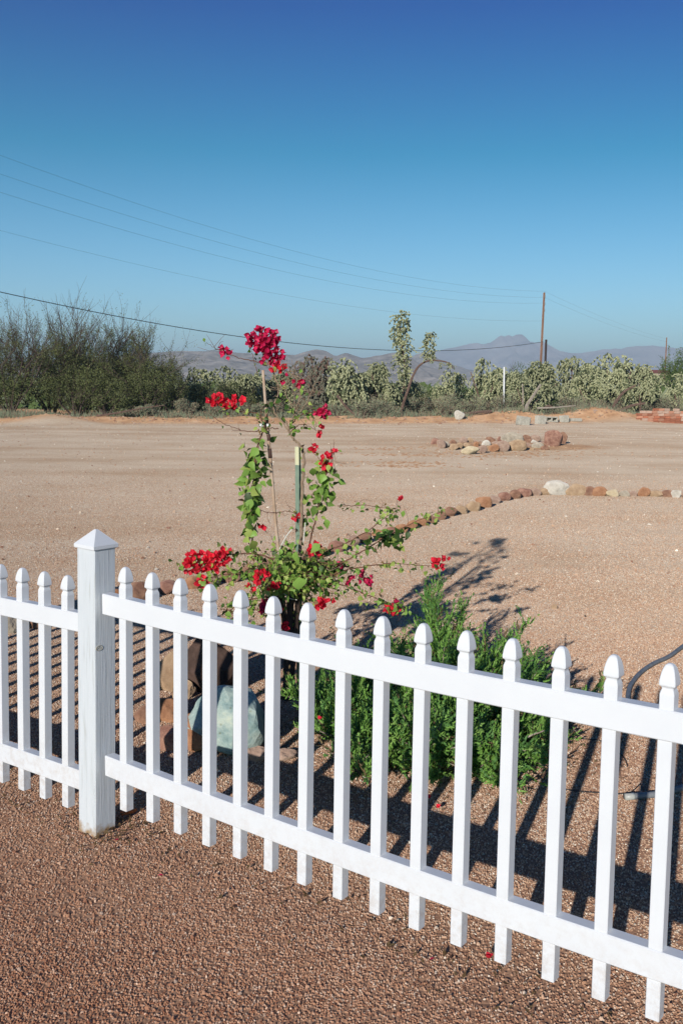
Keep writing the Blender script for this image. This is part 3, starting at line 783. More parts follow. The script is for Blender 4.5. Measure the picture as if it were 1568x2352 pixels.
def chain(b, r, p, n, L, w, sag_=.5):
    d = Vector((r.gauss(0, .7), r.gauss(0, .7), r.uniform(-1, .3)))
    for _ in range(n):
        q = p + d.normalized() * L
        joint(b, (p + q) / 2, d, L * 1.15, w, 0 if r.random() < .62 else 1)
        if r.random() < .5: joint(b, q + Vector((r.gauss(0, w), r.gauss(0, w), r.gauss(0, w))), Vector((r.gauss(0, 1), r.gauss(0, 1), r.gauss(0, 1))), L * .7, w * .9, 0)
        p = q; d = d.normalized() + Vector((r.gauss(0, .35), r.gauss(0, .35), -sag_ * .55))
def cholla_parts(seed, w, h, n=260, foot=.17, dome=.75):
    """trunk mesh and crown mesh, origin at the ground"""
    r = random.Random(seed); tb, cb = MB(), MB()
    crown_z0 = h * foot
    limbs = []
    for i in range(6):
        a = r.uniform(0, 2 * pi); rr = w * .5 * r.uniform(.3, .8)
        e = Vector((cos(a) * rr, sin(a) * rr, h * r.uniform(.45, .8)))
        m = Vector((e.x * .35, e.y * .35, e.z * .5))
        pts = spline([Vector((0, 0, -.05)), Vector((r.gauss(0, .04), r.gauss(0, .04), h * .15)), m, e], 4)
        tb.tube(pts, .075 if i else .10, .03, 5); limbs.append(pts)
    lumps = [(Vector((r.uniform(-.36, .36) * w, r.uniform(-.36, .36) * w, h * r.uniform(.30, .82))), w * r.uniform(.09, .18)) for _ in range(10)]
    lumps.append((Vector((0, 0, h * .82)), w * .24))
    for i in range(n):
        c, s = r.choice(lumps)
        d = Vector((r.gauss(0, 1), r.gauss(0, 1), r.gauss(0, 1) + .25)).normalized()
        p = c + Vector((d.x * s, d.y * s, d.z * s * h / w * .75)) * r.uniform(.6, 1.0)
        p.z = max(crown_z0, min(p.z, h * .97))
        k = r.randint(2, 5)
        chain(cb, r, p, k, .20, .066, .85)
    return tb.mesh('trunk', M_wood, True), cb
def cholla(name, px, base_py, w, h, parts, label, ydist, rz=0, group='chain fruit cholla cacti along the desert edge', scale=1.0):
    q = at_y(px, base_py, ydist)
    o = empty(name, (q.x, q.y, hgt(q.x, q.y) - .05), rz)
    t, c = parts
    a = link('trunk', t, o); bb = link('crown', c, o)
    o.scale = (w, w, h)
    return tag(o, label, 'cactus', group)
cholla_var = []
for sd in range(5):
    t, cb = cholla_parts(40 + sd, 1.0 * 3.0, 3.2, 400)
    cholla_var.append((t, cb.mesh('crown', M_cholla)))
t, cb = cholla_parts(77, 2.6, 3.2, 380); 
dark_var = (t, cb.mesh('crown', [M_chd, M_wood]))
def put_ch(px, toppy, wpx, y, var, label, dark=False):
    y = YD(px, y); top = at_y(px, toppy, y).z; wid = 1.18 * wpx / F * y
    cholla('cholla_cactus', px, 950, wid / 3.3, top / 3.25, dark_var if dark else cholla_var[var], label, y, rz=R.uniform(0, 6))
CH = [(452, 836, 95, 57, 0, 'pale cholla cactus just right of the dark desert trees'),
      (520, 832, 95, 58, 1, 'pale cholla cactus left of the tall flowering bush, beside the dark trees'),
      (580, 850, 90, 60, 2, 'pale cholla cactus directly behind the wooden stake'),
      (650, 838, 90, 62, 3, 'pale cholla cactus partly hidden behind the brown upper twigs of the bush'),
      (786, 822, 112, 55, 3, 'wide pale cholla cactus right of the dark dead looking one'),
      (868, 826, 92, 56, 4, 'pale cholla cactus just left of the tallest slender one'),
      (1032, 843, 76, 60, 0, 'small pale cholla cactus right of the bare leaning trunk'),
      (1108, 814, 90, 57, 1, 'pale cholla cactus on a dark stem left of the white marker pipe'),
      (1186, 856, 80, 54, 2, 'cholla cactus just right of the white marker pipe'),
      (1236, 822, 108, 56, 4, 'broad cholla cactus in front of the utility pole'),
      (1308, 808, 84, 62, 0, 'tall pale cholla cactus right behind the utility pole'),
      (1352, 838, 96, 57, 2, 'cholla cactus above the dirt mound'),
      (1385, 802, 100, 63, 1, 'tall pale cholla cactus behind the dirt mound'),
      (1425, 808, 92, 60, 3, 'cholla cactus left behind the brick stack'),
      (1468, 828, 86, 56, 4, 'cholla cactus with dark limbs over the brick stack'),
      (1560, 846, 66, 58, 0, 'cholla cactus cut by the right picture edge'),
      (1205, 878, 84, 53, 1, 'low cholla cactus behind the concrete blocks'),
      (930, 866, 70, 59, 2, 'low pale cholla at the foot of the tallest slender one'),
      (1150, 846, 80, 67, 1, 'cholla cactus showing just behind the white marker pipe'),
      (1505, 856, 70, 66, 1, 'low cholla cactus behind the middle of the brick stack'),
      ]
for px, tp, wp, y, v, lab in CH: put_ch(px, tp, wp, y, v, lab)
put_ch(716, 806, 88, 57, 0, 'dark dried cholla cactus right of the top flower cluster', True)
# the tallest, a slender column of hanging chains
r = random.Random(5)
def slender(px_pts, y, base, wpx, label, name='tall_cholla'):
    y = YD(base[0], y); o = empty(name, at_y(base[0], base[1], y)); o.location.z = hgt(o.location.x, y) - .05
    L0 = Vector(o.location)
    tb, cb = MB(), MB()
    pts = spline([Vector((0, 0, 0))] + [at_y(a, c, y) - L0 for a, c, _ in px_pts], 5)
    tb.tube(pts, .09, .03, 6)
    tb.build('trunk', M_wood, o, True)
    for (a, c, wd) in px_pts:
        if wd <= 0: continue
        p = at_y(a, c, y) - L0; s = wd / F * y
        for _ in range(24):
            q = p + Vector((r.uniform(-.42, .42) * s, r.uniform(-.5, .5) * s, r.uniform(-.3, .3)))
            chain(cb, r, q, r.randint(2, 4), .17, .060, .9)
    cb.build('crown', M_cholla, o)
    return tag(o, label, 'cactus')
slender([(926, 900, 0), (928, 868, 30), (930, 848, 34), (928, 830, 40), (925, 812, 30), (923, 795, 32), (921, 778, 26), (919, 760, 36), (920, 745, 42), (922, 730, 36)], 57, (926, 945), 1,
        'tallest slender cholla cactus with hanging chains against the sky')
slender([(925, 930, 0), (935, 900, 0), (946, 868, 0), (958, 845, 0), (972, 833, 0), (990, 828, 0), (1012, 829, 0), (1030, 834, 0), (1040, 846, 0)], 54, (918, 952), 1,
        'bare brown cholla trunk leaning and arching to the right', 'leaning_cholla')
lean_o = [o for o in bpy.data.objects if o.name.startswith('leaning_cholla')][0]
cb = MB(); Ll = Vector(lean_o.location)
for (a, c, wd) in ((986, 820, 12), (985, 806, 20), (984, 792, 26), (986, 780, 26), (988, 768, 20)):
    YL = YD(918, 54); p = at_y(a, c, YL) - Ll; s = wd / F * YL
    for _ in range(24):
        chain(cb, r, p + Vector((r.uniform(-.5, .5) * s, r.uniform(-.4, .4) * s, r.uniform(-.2, .2))), r.randint(1, 3), .14, .050, .6)
for (a, c) in ((1035, 838), (1010, 834), (1025, 833)):
    for _ in range(4): chain(cb, r, at_y(a, c, YL) - Ll, 3, .12, .045, .9)
for o in list(lean_o.children):
    if o.name.startswith('crown'): bpy.data.objects.remove(o)
cb.build('crown', M_cholla, lean_o)

# fine leaved desert trees and shrubs
M_mesq = [mat('mesquite_leaf', (.12, .14, .045), (.20, .215, .085), scale=2, rough=.8, trans=.15),
          mat('mesquite_leaf_dark', (.06, .072, .028), (.10, .11, .05), scale=2, rough=.8, trans=.1)]
M_palo = [mat('paloverde_leaf', (.10, .16, .04), (.16, .22, .07), scale=2, rough=.8, trans=.15), mat('paloverde_leaf_dark', (.06, .10, .03), (.10, .14, .04), scale=2, rough=.8)]
M_grey = [mat('brittlebush_leaf', (.18, .21, .13), (.28, .31, .20), scale=2, rough=.9), mat('brittlebush_dry', (.20, .15, .10), (.32, .25, .17), scale=2, rough=.9)]
M_mtwig = mat('mesquite_twig', (.06, .04, .032), (.13, .095, .075), scale=8, rough=.95)
def twiggy(seed, w, h, stems, sub, leaves, lsize, up=1.0, leafz=(0.0, 1.0), spread=.9, low=False, lumpy=True):
    r = random.Random(seed); tb, lb = MB(), MB()
    tips = []
    def grow(p, d, L, rad, lev):
        n = 4; pts = [p]; q = p.copy(); dd = d.copy()
        for i in range(n):
            dd = (dd + Vector((r.gauss(0, .16), r.gauss(0, .16), .06 * up))).normalized()
            q = q + dd * L / n; pts.append(q.copy())
        tb.tube(pts, rad, rad * .5, 3 if lev else 4, cap=False)
        if lev < sub:
            for k in range(r.randint(3, 4)):
                t = r.uniform(.3, 1.0); i = min(n - 1, int(t * n))
                nd = (dd + Vector((r.gauss(0, .5), r.gauss(0, .5), r.gauss(.12 * up, .3)))).normalized()
                grow(pts[i].lerp(pts[i + 1], t * n - i) if i < n else pts[-1], nd, L * r.uniform(.45, .75), rad * .5, lev + 1)
        else: tips.append(pts)
    for s_ in range(stems):
        a = 2 * pi * s_ / stems + r.uniform(-.3, .3); e = r.uniform(.25, 1.0) * spread
        d = Vector((cos(a) * e * w / h, sin(a) * e * w / h, 1)).normalized()
        grow(Vector((cos(a) * .1, sin(a) * .1, -.05)), d, h * r.uniform(.38, .52), .05, 0)
    zs = max((p[-1].z for p in tips), default=h); k = h / zs
    for pts in tips: pass
    for _ in range(leaves):
        pts = r.choice(tips); i = r.randrange(len(pts) - 1)
        p = pts[i].lerp(pts[i + 1], r.random()) + Vector((r.gauss(0, .05), r.gauss(0, .05), r.gauss(0, .05)))
        f = p.z / zs
        if r.random() > (1 if f < leafz[1] else .5): continue
        a = Vector((r.gauss(0, 1), r.gauss(0, 1), r.gauss(0, 1))).normalized(); c = a.cross(Vector((r.gauss(0, 1), r.gauss(0, 1), r.gauss(0, 1)))).normalized()
        s2 = lsize * r.uniform(.5, 1.2)
        lb.add([p - a * s2, p + c * s2 * .3, p + a * s2, p - c * s2 * .3], [(0, 1, 2, 3)], 0 if r.random() < .6 else 1)
    return tb, lb, k
def bushfill(lb, r, w, h, n, lsize, z0=0.0, lumps=10):
    L_ = [(Vector((r.uniform(-.38, .38) * w, r.uniform(-.3, .3) * w, h * r.uniform(.15, .75))), r.uniform(.14, .26)) for _ in range(lumps)]
    for _ in range(n):
        c, s = r.choice(L_)
        d = Vector((r.gauss(0, 1), r.gauss(0, 1), r.gauss(0, 1))).normalized() * r.uniform(.5, 1.05)
        p = c + Vector((d.x * s * w, d.y * s * w, d.z * s * h * 1.1))
        if p.z < z0: p.z = z0 + abs(r.gauss(0, .1))
        a = Vector((r.gauss(0, 1), r.gauss(0, 1), r.gauss(0, 1))).normalized(); e_ = a.cross(Vector((r.gauss(0, 1), r.gauss(0, 1), r.gauss(0, 1)))).normalized()
        s2 = lsize * r.uniform(.5, 1.2)
        lb.add([p - a * s2, p + e_ * s2 * .35, p + a * s2, p - e_ * s2 * .35], [(0, 1, 2, 3)], 0 if r.random() < .6 else 1)
TREES = [(25, 668, 270, 54, 1), (120, 668, 240, 57, 2), (190, 646, 230, 55, 3), (262, 680, 190, 56, 4), (325, 722, 170, 54.5, 5), (-90, 670, 260, 55, 6)]
tl = ['dark mesquite tree at the left picture edge', 'mesquite tree with bare upright twigs behind its two neighbours', 'tallest twiggy mesquite tree against the sky',
      'mesquite tree right of the tallest one', 'lower mesquite tree, rightmost of the dark clump', 'mesquite tree beyond the left picture edge']
for (px, tp, wp, y, sd), lab in zip(TREES, tl):
    y = YD(px, y)
    q = at_y(px, 950, y); h = at_y(px, tp, y).z; w = wp / F * y
    tb, lb, k = twiggy(100 + sd, w, h, 11, 3, 11000, .045, leafz=(0, .7))
    bushfill(lb, random.Random(sd), w * 1.05, h * .56, 15000, .055, 0, 18)
    o = empty('mesquite_tree', (q.x, q.y, hgt(q.x, q.y)))
    o.scale = (1, 1, 1)
    t = tb.build('trunk', M_mtwig, o); t.scale = (1, 1, k)
    c = lb.build('crown', M_mesq, o); c.scale = (1, 1, 1)
    tag(o, lab, 'tree', 'mesquite trees at the left of the yard')
# lower bushes in front of and between them
def bush(name, px, tp, wp, y, mats, lab, n=5000, ls=.05, grp=None, cat='bush', seed=None, z0=0):
    y = YD(px, y); q = at_y(px, 950, y); h = max(.3, at_y(px, tp, y).z); w = wp / F * y
    seed = seed or int(px * 7 + y)
    tb, lb, k = twiggy(seed, w, h, 7, 2, int(n * .35), ls, leafz=(0, .95))
    bushfill(lb, random.Random(seed + 1), w, h, int(n * .65), ls, 0, 9)
    o = empty(name, (q.x, q.y, hgt(q.x, q.y)))
    t = tb.build('branches', M_mtwig, o); t.scale = (1, 1, min(1.1, k))
    lb.build('foliage', mats, o)
    return tag(o, lab, cat, grp)
bush('creosote_bush', 390, 832, 100, 54, M_mesq, 'dark green creosote bush at the right foot of the mesquite clump', 6500, .05)
bush('creosote_bush', 345, 850, 130, 52.8, M_mesq, 'rounded dark bush in front of the rightmost mesquite', 6500, .05)
bush('creosote_bush', 175, 850, 150, 52.6, M_mesq, 'dark bush in front of the tallest mesquite', 6500, .05)
bush('creosote_bush', 245, 870, 120, 52.2, M_mesq, 'low dark bush on the bank below the mesquites', 5500, .05)
bush('creosote_bush', 980, 870, 130, 66, M_mesq, 'dark bush behind the bare leaning cactus trunk', 6500, .05)
bush('creosote_bush', 480, 865, 110, 56, M_mesq, 'dark green bush under the two pale chollas by the mesquites', 6500, .05)
bush('creosote_bush', 545, 868, 110, 57, M_mesq, 'dark green bush behind the left red flower cluster', 6000, .05)
bush('palo_verde_bush', 1188, 812, 95, 90, M_palo, 'rounded green palo verde left of the utility pole', 7000, .07)
bush('palo_verde_bush', 1550, 792, 100, 78, M_palo, 'green palo verde by the right picture edge', 15000, .075)
bush('palo_verde_bush', 1340, 862, 80, 64, M_palo, 'green bush showing between the chollas above the mound', 5000, .06)
bush('palo_verde_bush', 1515, 862, 70, 66, M_palo, 'green bush behind the brick stack', 5000, .06)
lowl = ['low grey brush beside the {}'.format(x) for x in ()]
GS = 'low grey shrubs on the bank'
low = [(430, 925, 70, 52.5), (500, 928, 80, 52.8), (560, 922, 70, 53), (630, 925, 80, 53), (700, 922, 80, 53.5), (775, 918, 90, 53.5), (850, 912, 90, 54), (885, 920, 70, 52.4),
       (960, 905, 80, 56), (1000, 900, 90, 57), (1050, 905, 80, 55), (1085, 912, 80, 53.5), (1130, 908, 80, 55), (1300, 915, 80, 54), (1335, 912, 70, 54.5), (1400, 912, 80, 55),
       (1500, 900, 80, 56), (1545, 902, 80, 55), (300, 940, 80, 51.6), (345, 938, 60, 51.6), (835, 928, 80, 51.8), (1020, 925, 60, 52), (1158, 908, 70, 53.1)]
lowlab = ['below the pale cholla next to the mesquites', 'below the second pale cholla from the mesquites', 'behind the left red flower cluster of the bush', 'behind the top of the wooden stake',
          'under the dark dried cholla', 'under the wide pale cholla', 'left of the tallest slender cholla', 'at the foot of the leaning bare trunk', 'just right of the leaning bare trunk',
          'under the arch of the leaning bare trunk', 'below the small cholla right of the leaning trunk', 'behind the whitish boulder', 'at the foot of the cholla on a dark stem',
          'behind the rightmost concrete block', 'on the left shoulder of the dirt mound', 'on top of the dirt mound', 'behind the middle of the brick stack', 'behind the right end of the brick stack',
          'on the bank below the mesquites', 'in front of the rightmost mesquite', 'in front of the wide pale cholla, on the bank edge', 'on the bank left of the whitish boulder', 'hiding the foot of the white marker pipe']
for i, ((px, tp, wp, y), lab) in enumerate(zip(low, lowlab)):
    bush('brittlebush', px, tp, wp, y, M_grey if i % 3 else [M_grey[1], M_grey[0]], 'low grey brushy shrub ' + lab, 2600, .045, GS, 'shrub', 800 + i)
# ground cover that nobody could count: dry weeds and far scrub
b = MB(); r = random.Random(9)
for _ in range(5200):
    y = 52.0 + abs(r.gauss(0, 6)); x = r.uniform(-.42, .42) * y; y += .4 * x
    z = hgt(x, y); hh = r.uniform(.12, .5)
    if noise.noise(Vector((x * .35, y * .35, 2))) < -.12 and y < 57 + .4 * x: continue
    for _ in range(5):
        p = Vector((x + r.gauss(0, .1), y + r.gauss(0, .1), z - .02)); t_ = p + Vector((r.gauss(0, .16), r.gauss(0, .16), hh * r.uniform(.5, 1)))
        s2 = Vector((.02, .008, 0))
        b.add([p - s2, p + s2, t_], [(0, 1, 2)], 0 if r.random() < .6 else 1)
tag(b.build('dry_weeds', M_grey), 'dry weeds and grey green ground cover along the desert edge', kind='stuff')
b = MB()
for _ in range(15000):
    y = 70 + r.random() ** 1.5 * 260; x = r.uniform(-.45, .45) * y
    s2 = r.uniform(.4, 1.6); z = hgt(x, y)
    for _ in range(3):
        p = Vector((x + r.gauss(0, .5), y + r.gauss(0, .5), z + r.uniform(0, 1.4) * s2))
        a = Vector((r.gauss(0, 1), r.gauss(0, .3), r.gauss(0, 1))).normalized() * .35 * s2; c = Vector((r.gauss(0, 1), r.gauss(0, .3), r.gauss(0, 1))).normalized() * .22 * s2
        b.add([p - a, p + c, p + a, p - c], [(0, 1, 2, 3)], 0 if r.random() < .6 else 1)
tag(b.build('desert_scrub', [M_palo[1], M_grey[0]]), 'far off desert scrub between the cacti and the hills', kind='stuff')

# dead wood on the bank
def log(px, y, pts, r0, r1, label, m=M_dead, name='dead_branch'):
    y = YD(px, y); q = at_y(px, 950, y); z = hgt(q.x, q.y)
    b = MB(); b.tube(spline([Vector(p) for p in pts], 4), r0, r1, 6)
    o = b.build(name, m, None, True, (q.x, q.y, z)); tag(o, label, 'dead branch'); return o
log(1088, 51.6, [(-.9, 0, .06), (-.2, .1, .14), (.5, 0, .22), (1.0, .1, .24)], .05, .09, 'dark fallen log right of the whitish boulder', M_wood)
log(1205, 52.0, [(0, 0, 0), (.1, 0, .55), (.45, .1, 1.1), (.85, .1, 1.75)], .13, .06, 'bleached leaning trunk in front of the broad cholla')
log(1192, 52.2, [(.25, .3, .5), (.2, .2, 1.2), (.15, .2, 1.75)], .05, .03, 'thin bleached branch beside the leaning bleached trunk')
log(1240, 50.9, [(-.2, 0, .35), (.6, 0, .38), (1.3, .1, .44), (2.0, .1, .52)], .06, .03, 'long fallen branch lying behind the hollow block')
log(1245, 51.2, [(0, 0, .3), (.3, 0, .5), (.6, .1, .42)], .07, .05, 'short broken branch under the long fallen one', M_wood)
log(1415, 54.5, [(-.4, 0, 0), (-.1, 0, .8), (.4, 0, 1.5), (1.1, 0, 1.9)], .12, .06, 'thick dark limb arching over the brick stack', M_wood)
log(1425, 54.2, [(-.3, 0, .1), (.5, 0, .6), (1.5, .1, .8)], .12, .07, 'second dark limb low behind the mound', M_wood)
log(255, 50.9, [(-.7, 0, .05), (.3, 0, .2), (1.5, .1, .45), (2.6, 0, .6)], .05, .02, 'brown fallen branch on the bank below the mesquites', M_wood)
log(812, 51.6, [(-.9, 0, 1.1), (-.5, 0, .6), (0, 0, .15), (.5, 0, 0)], .07, .05, 'slanting dead stem at the foot of the wide cholla', M_wood)
# stones littering the bank
litter = MB(); r = random.Random(12)
for _ in range(900):
    x = r.uniform(-19, 21); y = BERM + 1.2 + .4 * x + r.gauss(.3, .9)
    v, f = ICO[2]; s2 = r.uniform(.02, .09)
    if r.random() < .05: s2 *= 1.8
    litter.add([Vector((x + p.x * s2, y + p.y * s2, hgt(x, y) + p.z * s2 * .7)) for p in [OCT and Vector(c_) for c_ in OCT]], OCF, r.randrange(3))
tag(litter.build('rubble', [RM['brown'], RM['tan'], RM['pinkish']]), 'small stones and clods littering the foot of the dirt bank', kind='stuff')

# ------------------------------------------------------------------ poles, wires, marker pipe, house
M_pole = mat('pole_wood', (.17, .085, .05), (.30, .17, .11), scale=3, rough=.9, stretch=(3, 3, .3))
M_pdark = mat('pole_dark', (.05, .035, .03))
M_wire = mat('wire', (.05, .055, .06), rough=.6)
YP = 85.0
top = at_y(1249, 672, YP); base = Vector((top.x - .1, YP, 0))
po = empty('utility_pole', base); tag(po, 'tall brown wooden utility pole standing among the chollas', 'utility pole')
b = MB(); b.tube([(0, 0, -.3), (.03, 0, 4), (.1, 0, top.z)], .115, .085, 10); b.build('shaft', M_pole, po, True)
b = MB()
for dz in (.35, .95, 1.5): b.tube([(.1, -.12, top.z - dz), (.1, -.32, top.z - dz)], .03, n=6); b.tube([(.1, -.3, top.z - dz - .1), (.1, -.3, top.z - dz + .1)], .05, .05, 6)
b.build('insulator_bracket', mat('insulator', (.25, .2, .17)), po)
q = at_y(1253.5, 780, 83.5)
b = MB(); b.tube([(0, 0, -.3), (0, 0, q.z)], .10, .09, 8)
tag(b.build('short_pole', M_pdark, None, True, (q.x, 83.5, 0)), 'short dark post close beside the tall utility pole', 'post')
q = at_y(1530, 775, 150)
b = MB(); b.tube([(0, 0, -.3), (0, 0, q.z)], .11, .08, 8)
tag(b.build('far_utility_pole', M_pole, None, True, (q.x, 150, 0)), 'far off utility pole near the right picture edge', 'utility pole')
lp_ = Vector((-25, 30, 0)); rp_ = Vector((q.x, 150, 0))
b = MB(); b.tube([(0, 0, -.3), (0, 0, 12.9)], .19, .13, 10)
tag(b.build('near_utility_pole', M_pole, None, True, lp_), 'near utility pole out of view on the left that carries the wires', 'utility pole')
def plane_pt(px, py, A, B):
    r_ = ray(px, py); d = B - A
    # (r_*k).xy = A + d t
    det = r_.x * -d.y + d.x * r_.y
    k = (A.x * -d.y + d.x * A.y) / det
    t = (r_.x * A.y - r_.y * A.x) / -(r_.x * d.y - r_.y * d.x) if abs(d.x) < 1e-9 else (r_.x * k - A.x) / d.x
    return t, r_.z * k + CAMH
def wire(name, px, rad, lab, A, B, grp=None):
    pts = [plane_pt(a, c, A, B) for a, c in px]
    co = np.polyfit([p[0] for p in pts], [p[1] for p in pts], 2)
    b = MB(); n = 40
    b.tube([A.lerp(B, i / n) * 1.0 + Vector((0, 0, float(np.polyval(co, i / n)))) for i in range(n + 1)], rad, n=4)
    return tag(b.build(name, M_wire), lab, 'overhead wire', grp)
Bp = Vector((base.x + .1, YP - .3, 0))
GW = 'power lines strung to the utility pole'
wire('power_line', [(0, 356), (600, 556), (1249, 669)], .004, 'topmost power line running down to the pole top', lp_, Bp, GW)
wire('power_line', [(0, 399), (600, 583), (1249, 683)], .004, 'second power line from the top', lp_, Bp, GW)
wire('power_line', [(0, 441), (600, 612), (1249, 696)], .004, 'third power line from the top', lp_, Bp, GW)
wire('power_line', [(0, 529), (600, 668), (1249, 737)], .0035, 'thin lowest power line above the thick cable', lp_, Bp, GW)
wire('telephone_cable', [(0, 672), (560, 771), (950, 808), (1249, 784)], .018, 'thick dark cable crossing behind the top red flowers', lp_, Bp)
A2 = Vector((base.x + .1, YP, 0))
wire('power_line', [(1249, 669), (1400, 735), (1530, 778)], .004, 'upper power line from the tall pole to the far pole', A2, rp_, GW)
wire('power_line', [(1249, 683), (1400, 746), (1530, 785)], .004, 'lower power line from the tall pole to the far pole', A2, rp_, GW)
q = at_y(1157, 843, YD(1157, 53.6))
b = MB(); b.tube([(0, 0, -.1), (-.08, 0, q.z)], .05, .05, 8)
tag(b.build('marker_pipe', mat('white_pipe', (.78, .78, .76)), None, True, (q.x + .08, q.y, 0)), 'white upright marker pipe between two chollas', 'pipe')
# small far house
q = at_y(1496, 857, 230)
ho = empty('far_house', (q.x, 230, 0)); tag(ho, 'far house with red roof peeking over the chollas', 'house')
zt = q.z
b = MB(); b.box((0, 0, zt / 2), (7, 6, zt)); b.build('wall', mat('stucco', (.42, .33, .25)), ho)
b = MB(); e_ = 3.9
b.add([(-e_, -3.4, zt + .01), (e_, -3.4, zt + .01), (e_, 3.4, zt + .01), (-e_, 3.4, zt + .01), (-e_ + 1, 0, zt + .75), (e_ - 1, 0, zt + .75)], [(0, 1, 5, 4), (1, 2, 5), (2, 3, 4, 5), (3, 0, 4), (3, 2, 1, 0)])
b.build('roof', mat('red_roof', (.30, .10, .07)), ho)
b = MB(); b.box((-1.5, -3.03, zt * .6), (1.2, .06, 1.0)); b.build('window', mat('dark_glass', (.04, .05, .06), rough=.15), ho)

# ------------------------------------------------------------------ hose and drip lines
M_hose = mat('hose_grey', (.16, .17, .18), (.24, .25, .26), scale=20, rough=.5)
def gp(px, py, z=.016): return at_z(px, py, z)
hp = [gp(1640, 1440), gp(1600, 1462), gp(1568, 1484), gp(1535, 1508), gp(1500, 1524), gp(1470, 1545), gp(1448, 1572), gp(1441, 1600), gp(1446, 1630), gp(1458, 1652), gp(1482, 1675), gp(1530, 1690), gp(1600, 1700), gp(1680, 1740), gp(1690, 1785), gp(1640, 1800), gp(1580, 1806), gp(1540, 1817), gp(1500, 1825), gp(1455, 1829)]
ho_ = empty('garden_hose', hp[-1]); tag(ho_, 'grey garden hose curling on the gravel behind the right pickets', 'hose')
b = MB(); b.tube(spline([p - hp[-1] for p in hp], 6), .0145, n=10); b.build('hose_tube', M_hose, ho_, True)
b = MB(); d = (hp[-1] - hp[-2]).normalized(); b.tube([d * 0, d * .012, d * .014, d * .045], .0165, .0155, 10); b.build('coupling', mat('coupling_metal', (.42, .42, .38), rough=.35), ho_, True)
drip = [gp(1470, 1800, .006), gp(1440, 1822, .006), gp(1380, 1821, .006), gp(1330, 1818, .006), gp(1290, 1812, .006)]
b = MB(); b.tube(spline(drip, 5), .003, n=5); tag(b.build('drip_line', mat('drip_black', (.06, .05, .045)), None, True), 'thin dark drip line leading from the hose end towards the juniper', 'drip line')
drip = [gp(1225, 1670, .006), gp(1270, 1695, .006), gp(1330, 1696, .006), gp(1390, 1705, .006), gp(1430, 1738, .006), gp(1440, 1760, .006)]
b = MB(); b.tube(spline(drip, 5), .003, n=5); tag(b.build('drip_line', bpy.data.materials['drip_black'], None, True), 'thin dark drip line curving out of the right side of the juniper', 'drip line')

# ------------------------------------------------------------------ stakes
YB = 5.6
def st_at(px, py, dy=0.0): return at_y(px, py, YB + dy)
cane = empty('wooden_stake', (at_z(672, 1606).x, YB + .02, 0))
tag(cane, 'long thin wooden stake leaning beside the bougainvillea', 'stake')
M_cane = mat('cane', (.30, .20, .13), (.50, .40, .31), scale=4, rough=.7, c3=(.42, .29, .20), stretch=(1, 1, 1.5))
cp = [Vector((cane.location.x, YB + .02, -.05))] + [st_at(a, c, .02) for a, c in ((655, 1420), (641, 1275), (633, 1200), (625, 1100), (616, 1000), (610, 930), (604, 850))]
L0 = Vector(cane.location)
b = MB(); b.tube(spline([p - L0 for p in cp], 5), .0115, .008, 8); b.build('shaft', M_cane, cane, True)
b = MB()
for a0, a1 in (((619, 1030), (621, 1052)), ((616.5, 998), (618, 1012)), ((612, 960), (613.5, 975))):
    p, q = st_at(*a0, .02) - L0, st_at(*a1, .02) - L0; b.tube([p, q], .0118 if a0[1] > 1000 else .0112, n=8)
b.build('dark_band', mat('cane_dark', (.09, .05, .04)), cane, True)
b = MB(); p = st_at(612, 976, .02) - L0; b.box(p + Vector((-.012, -.012, 0)), (.05, .004, .014)); b.build('tape', mat('tape_white', (.7, .7, .68)), cane)
tp = empty('steel_stake', (st_at(688, 1600).x, YB + .03, 0))
tag(tp, 'green metal stake with pale yellow top behind the bougainvillea', 'stake')
L0 = Vector(tp.location)
def tee(p, q, mats, name):
    b = MB()
    for (cx, cy, w, d) in ((0, 0, .034, .004), (.004, -.014, .005, .024)):
        v = [Vector(e) + Vector((cx + sx * w / 2, cy + sy * d / 2, 0)) for e in (p, q) for sx, sy in ((-1, -1), (1, -1), (1, 1), (-1, 1))]
        b.add(v, [(0, 1, 5, 4), (1, 2, 6, 5), (2, 3, 7, 6), (3, 0, 4, 7), (3, 2, 1, 0), (4, 5, 6, 7)])
    return b.build(name, mats, tp)
pb, pm_, pt = Vector((0, 0, -.05)), st_at(684.5, 1068, .03) - L0, st_at(684, 1026, .03) - L0
tee(pb, pm_, mat('stake_green', (.13, .19, .14), (.20, .27, .20), scale=12, rough=.55), 'shaft')
tee(pm_, pt, mat('stake_yellow', (.55, .54, .36)), 'painted_top')
b = MB()
for i in range(14):
    z = .25 + i * .09; 
    if z < pm_.z - .03: b.box((pm_.x * z / pm_.z + .004, -.028, z), (.010, .006, .02))
b.build('stud', bpy.data.materials['stake_green'], tp)

# ------------------------------------------------------------------ bougainvillea
boug = empty('bougainvillea', (at_z(668, 1606).x, YB, 0))
tag(boug, 'straggly bougainvillea with red bracts tied to stakes behind the fence', 'bush')
BL = Vector(boug.location)
rb = random.Random(21)
def leaf_mesh(seed, m, w=.36):
    r = random.Random(seed); b = MB()
    fold = r.uniform(.12, .35); curl = r.uniform(.1, .45)
    n = 5; pr = [0.0, .75, 1.0, .72, .32, 0.0]
    for i in range(n + 1):
        t = i / n; z = -curl * t * t; hw = w * pr[i]
        b.v += [(-hw, t, z + hw * fold), (0, t, z), (hw, t, z + hw * fold * r.uniform(.6, 1.3))]
    for i in range(n):
        for k in (0, 1):
            q = i * 3 + k; b.f.append((q, q + 1, q + 4, q + 3)); b.m.append(0)
    return b.mesh('leaf', m, True)
LM = [[leaf_mesh(10 * i + j, m, .34 + .05 * j) for j in range(3)] for i, m in enumerate(M_leafs)]
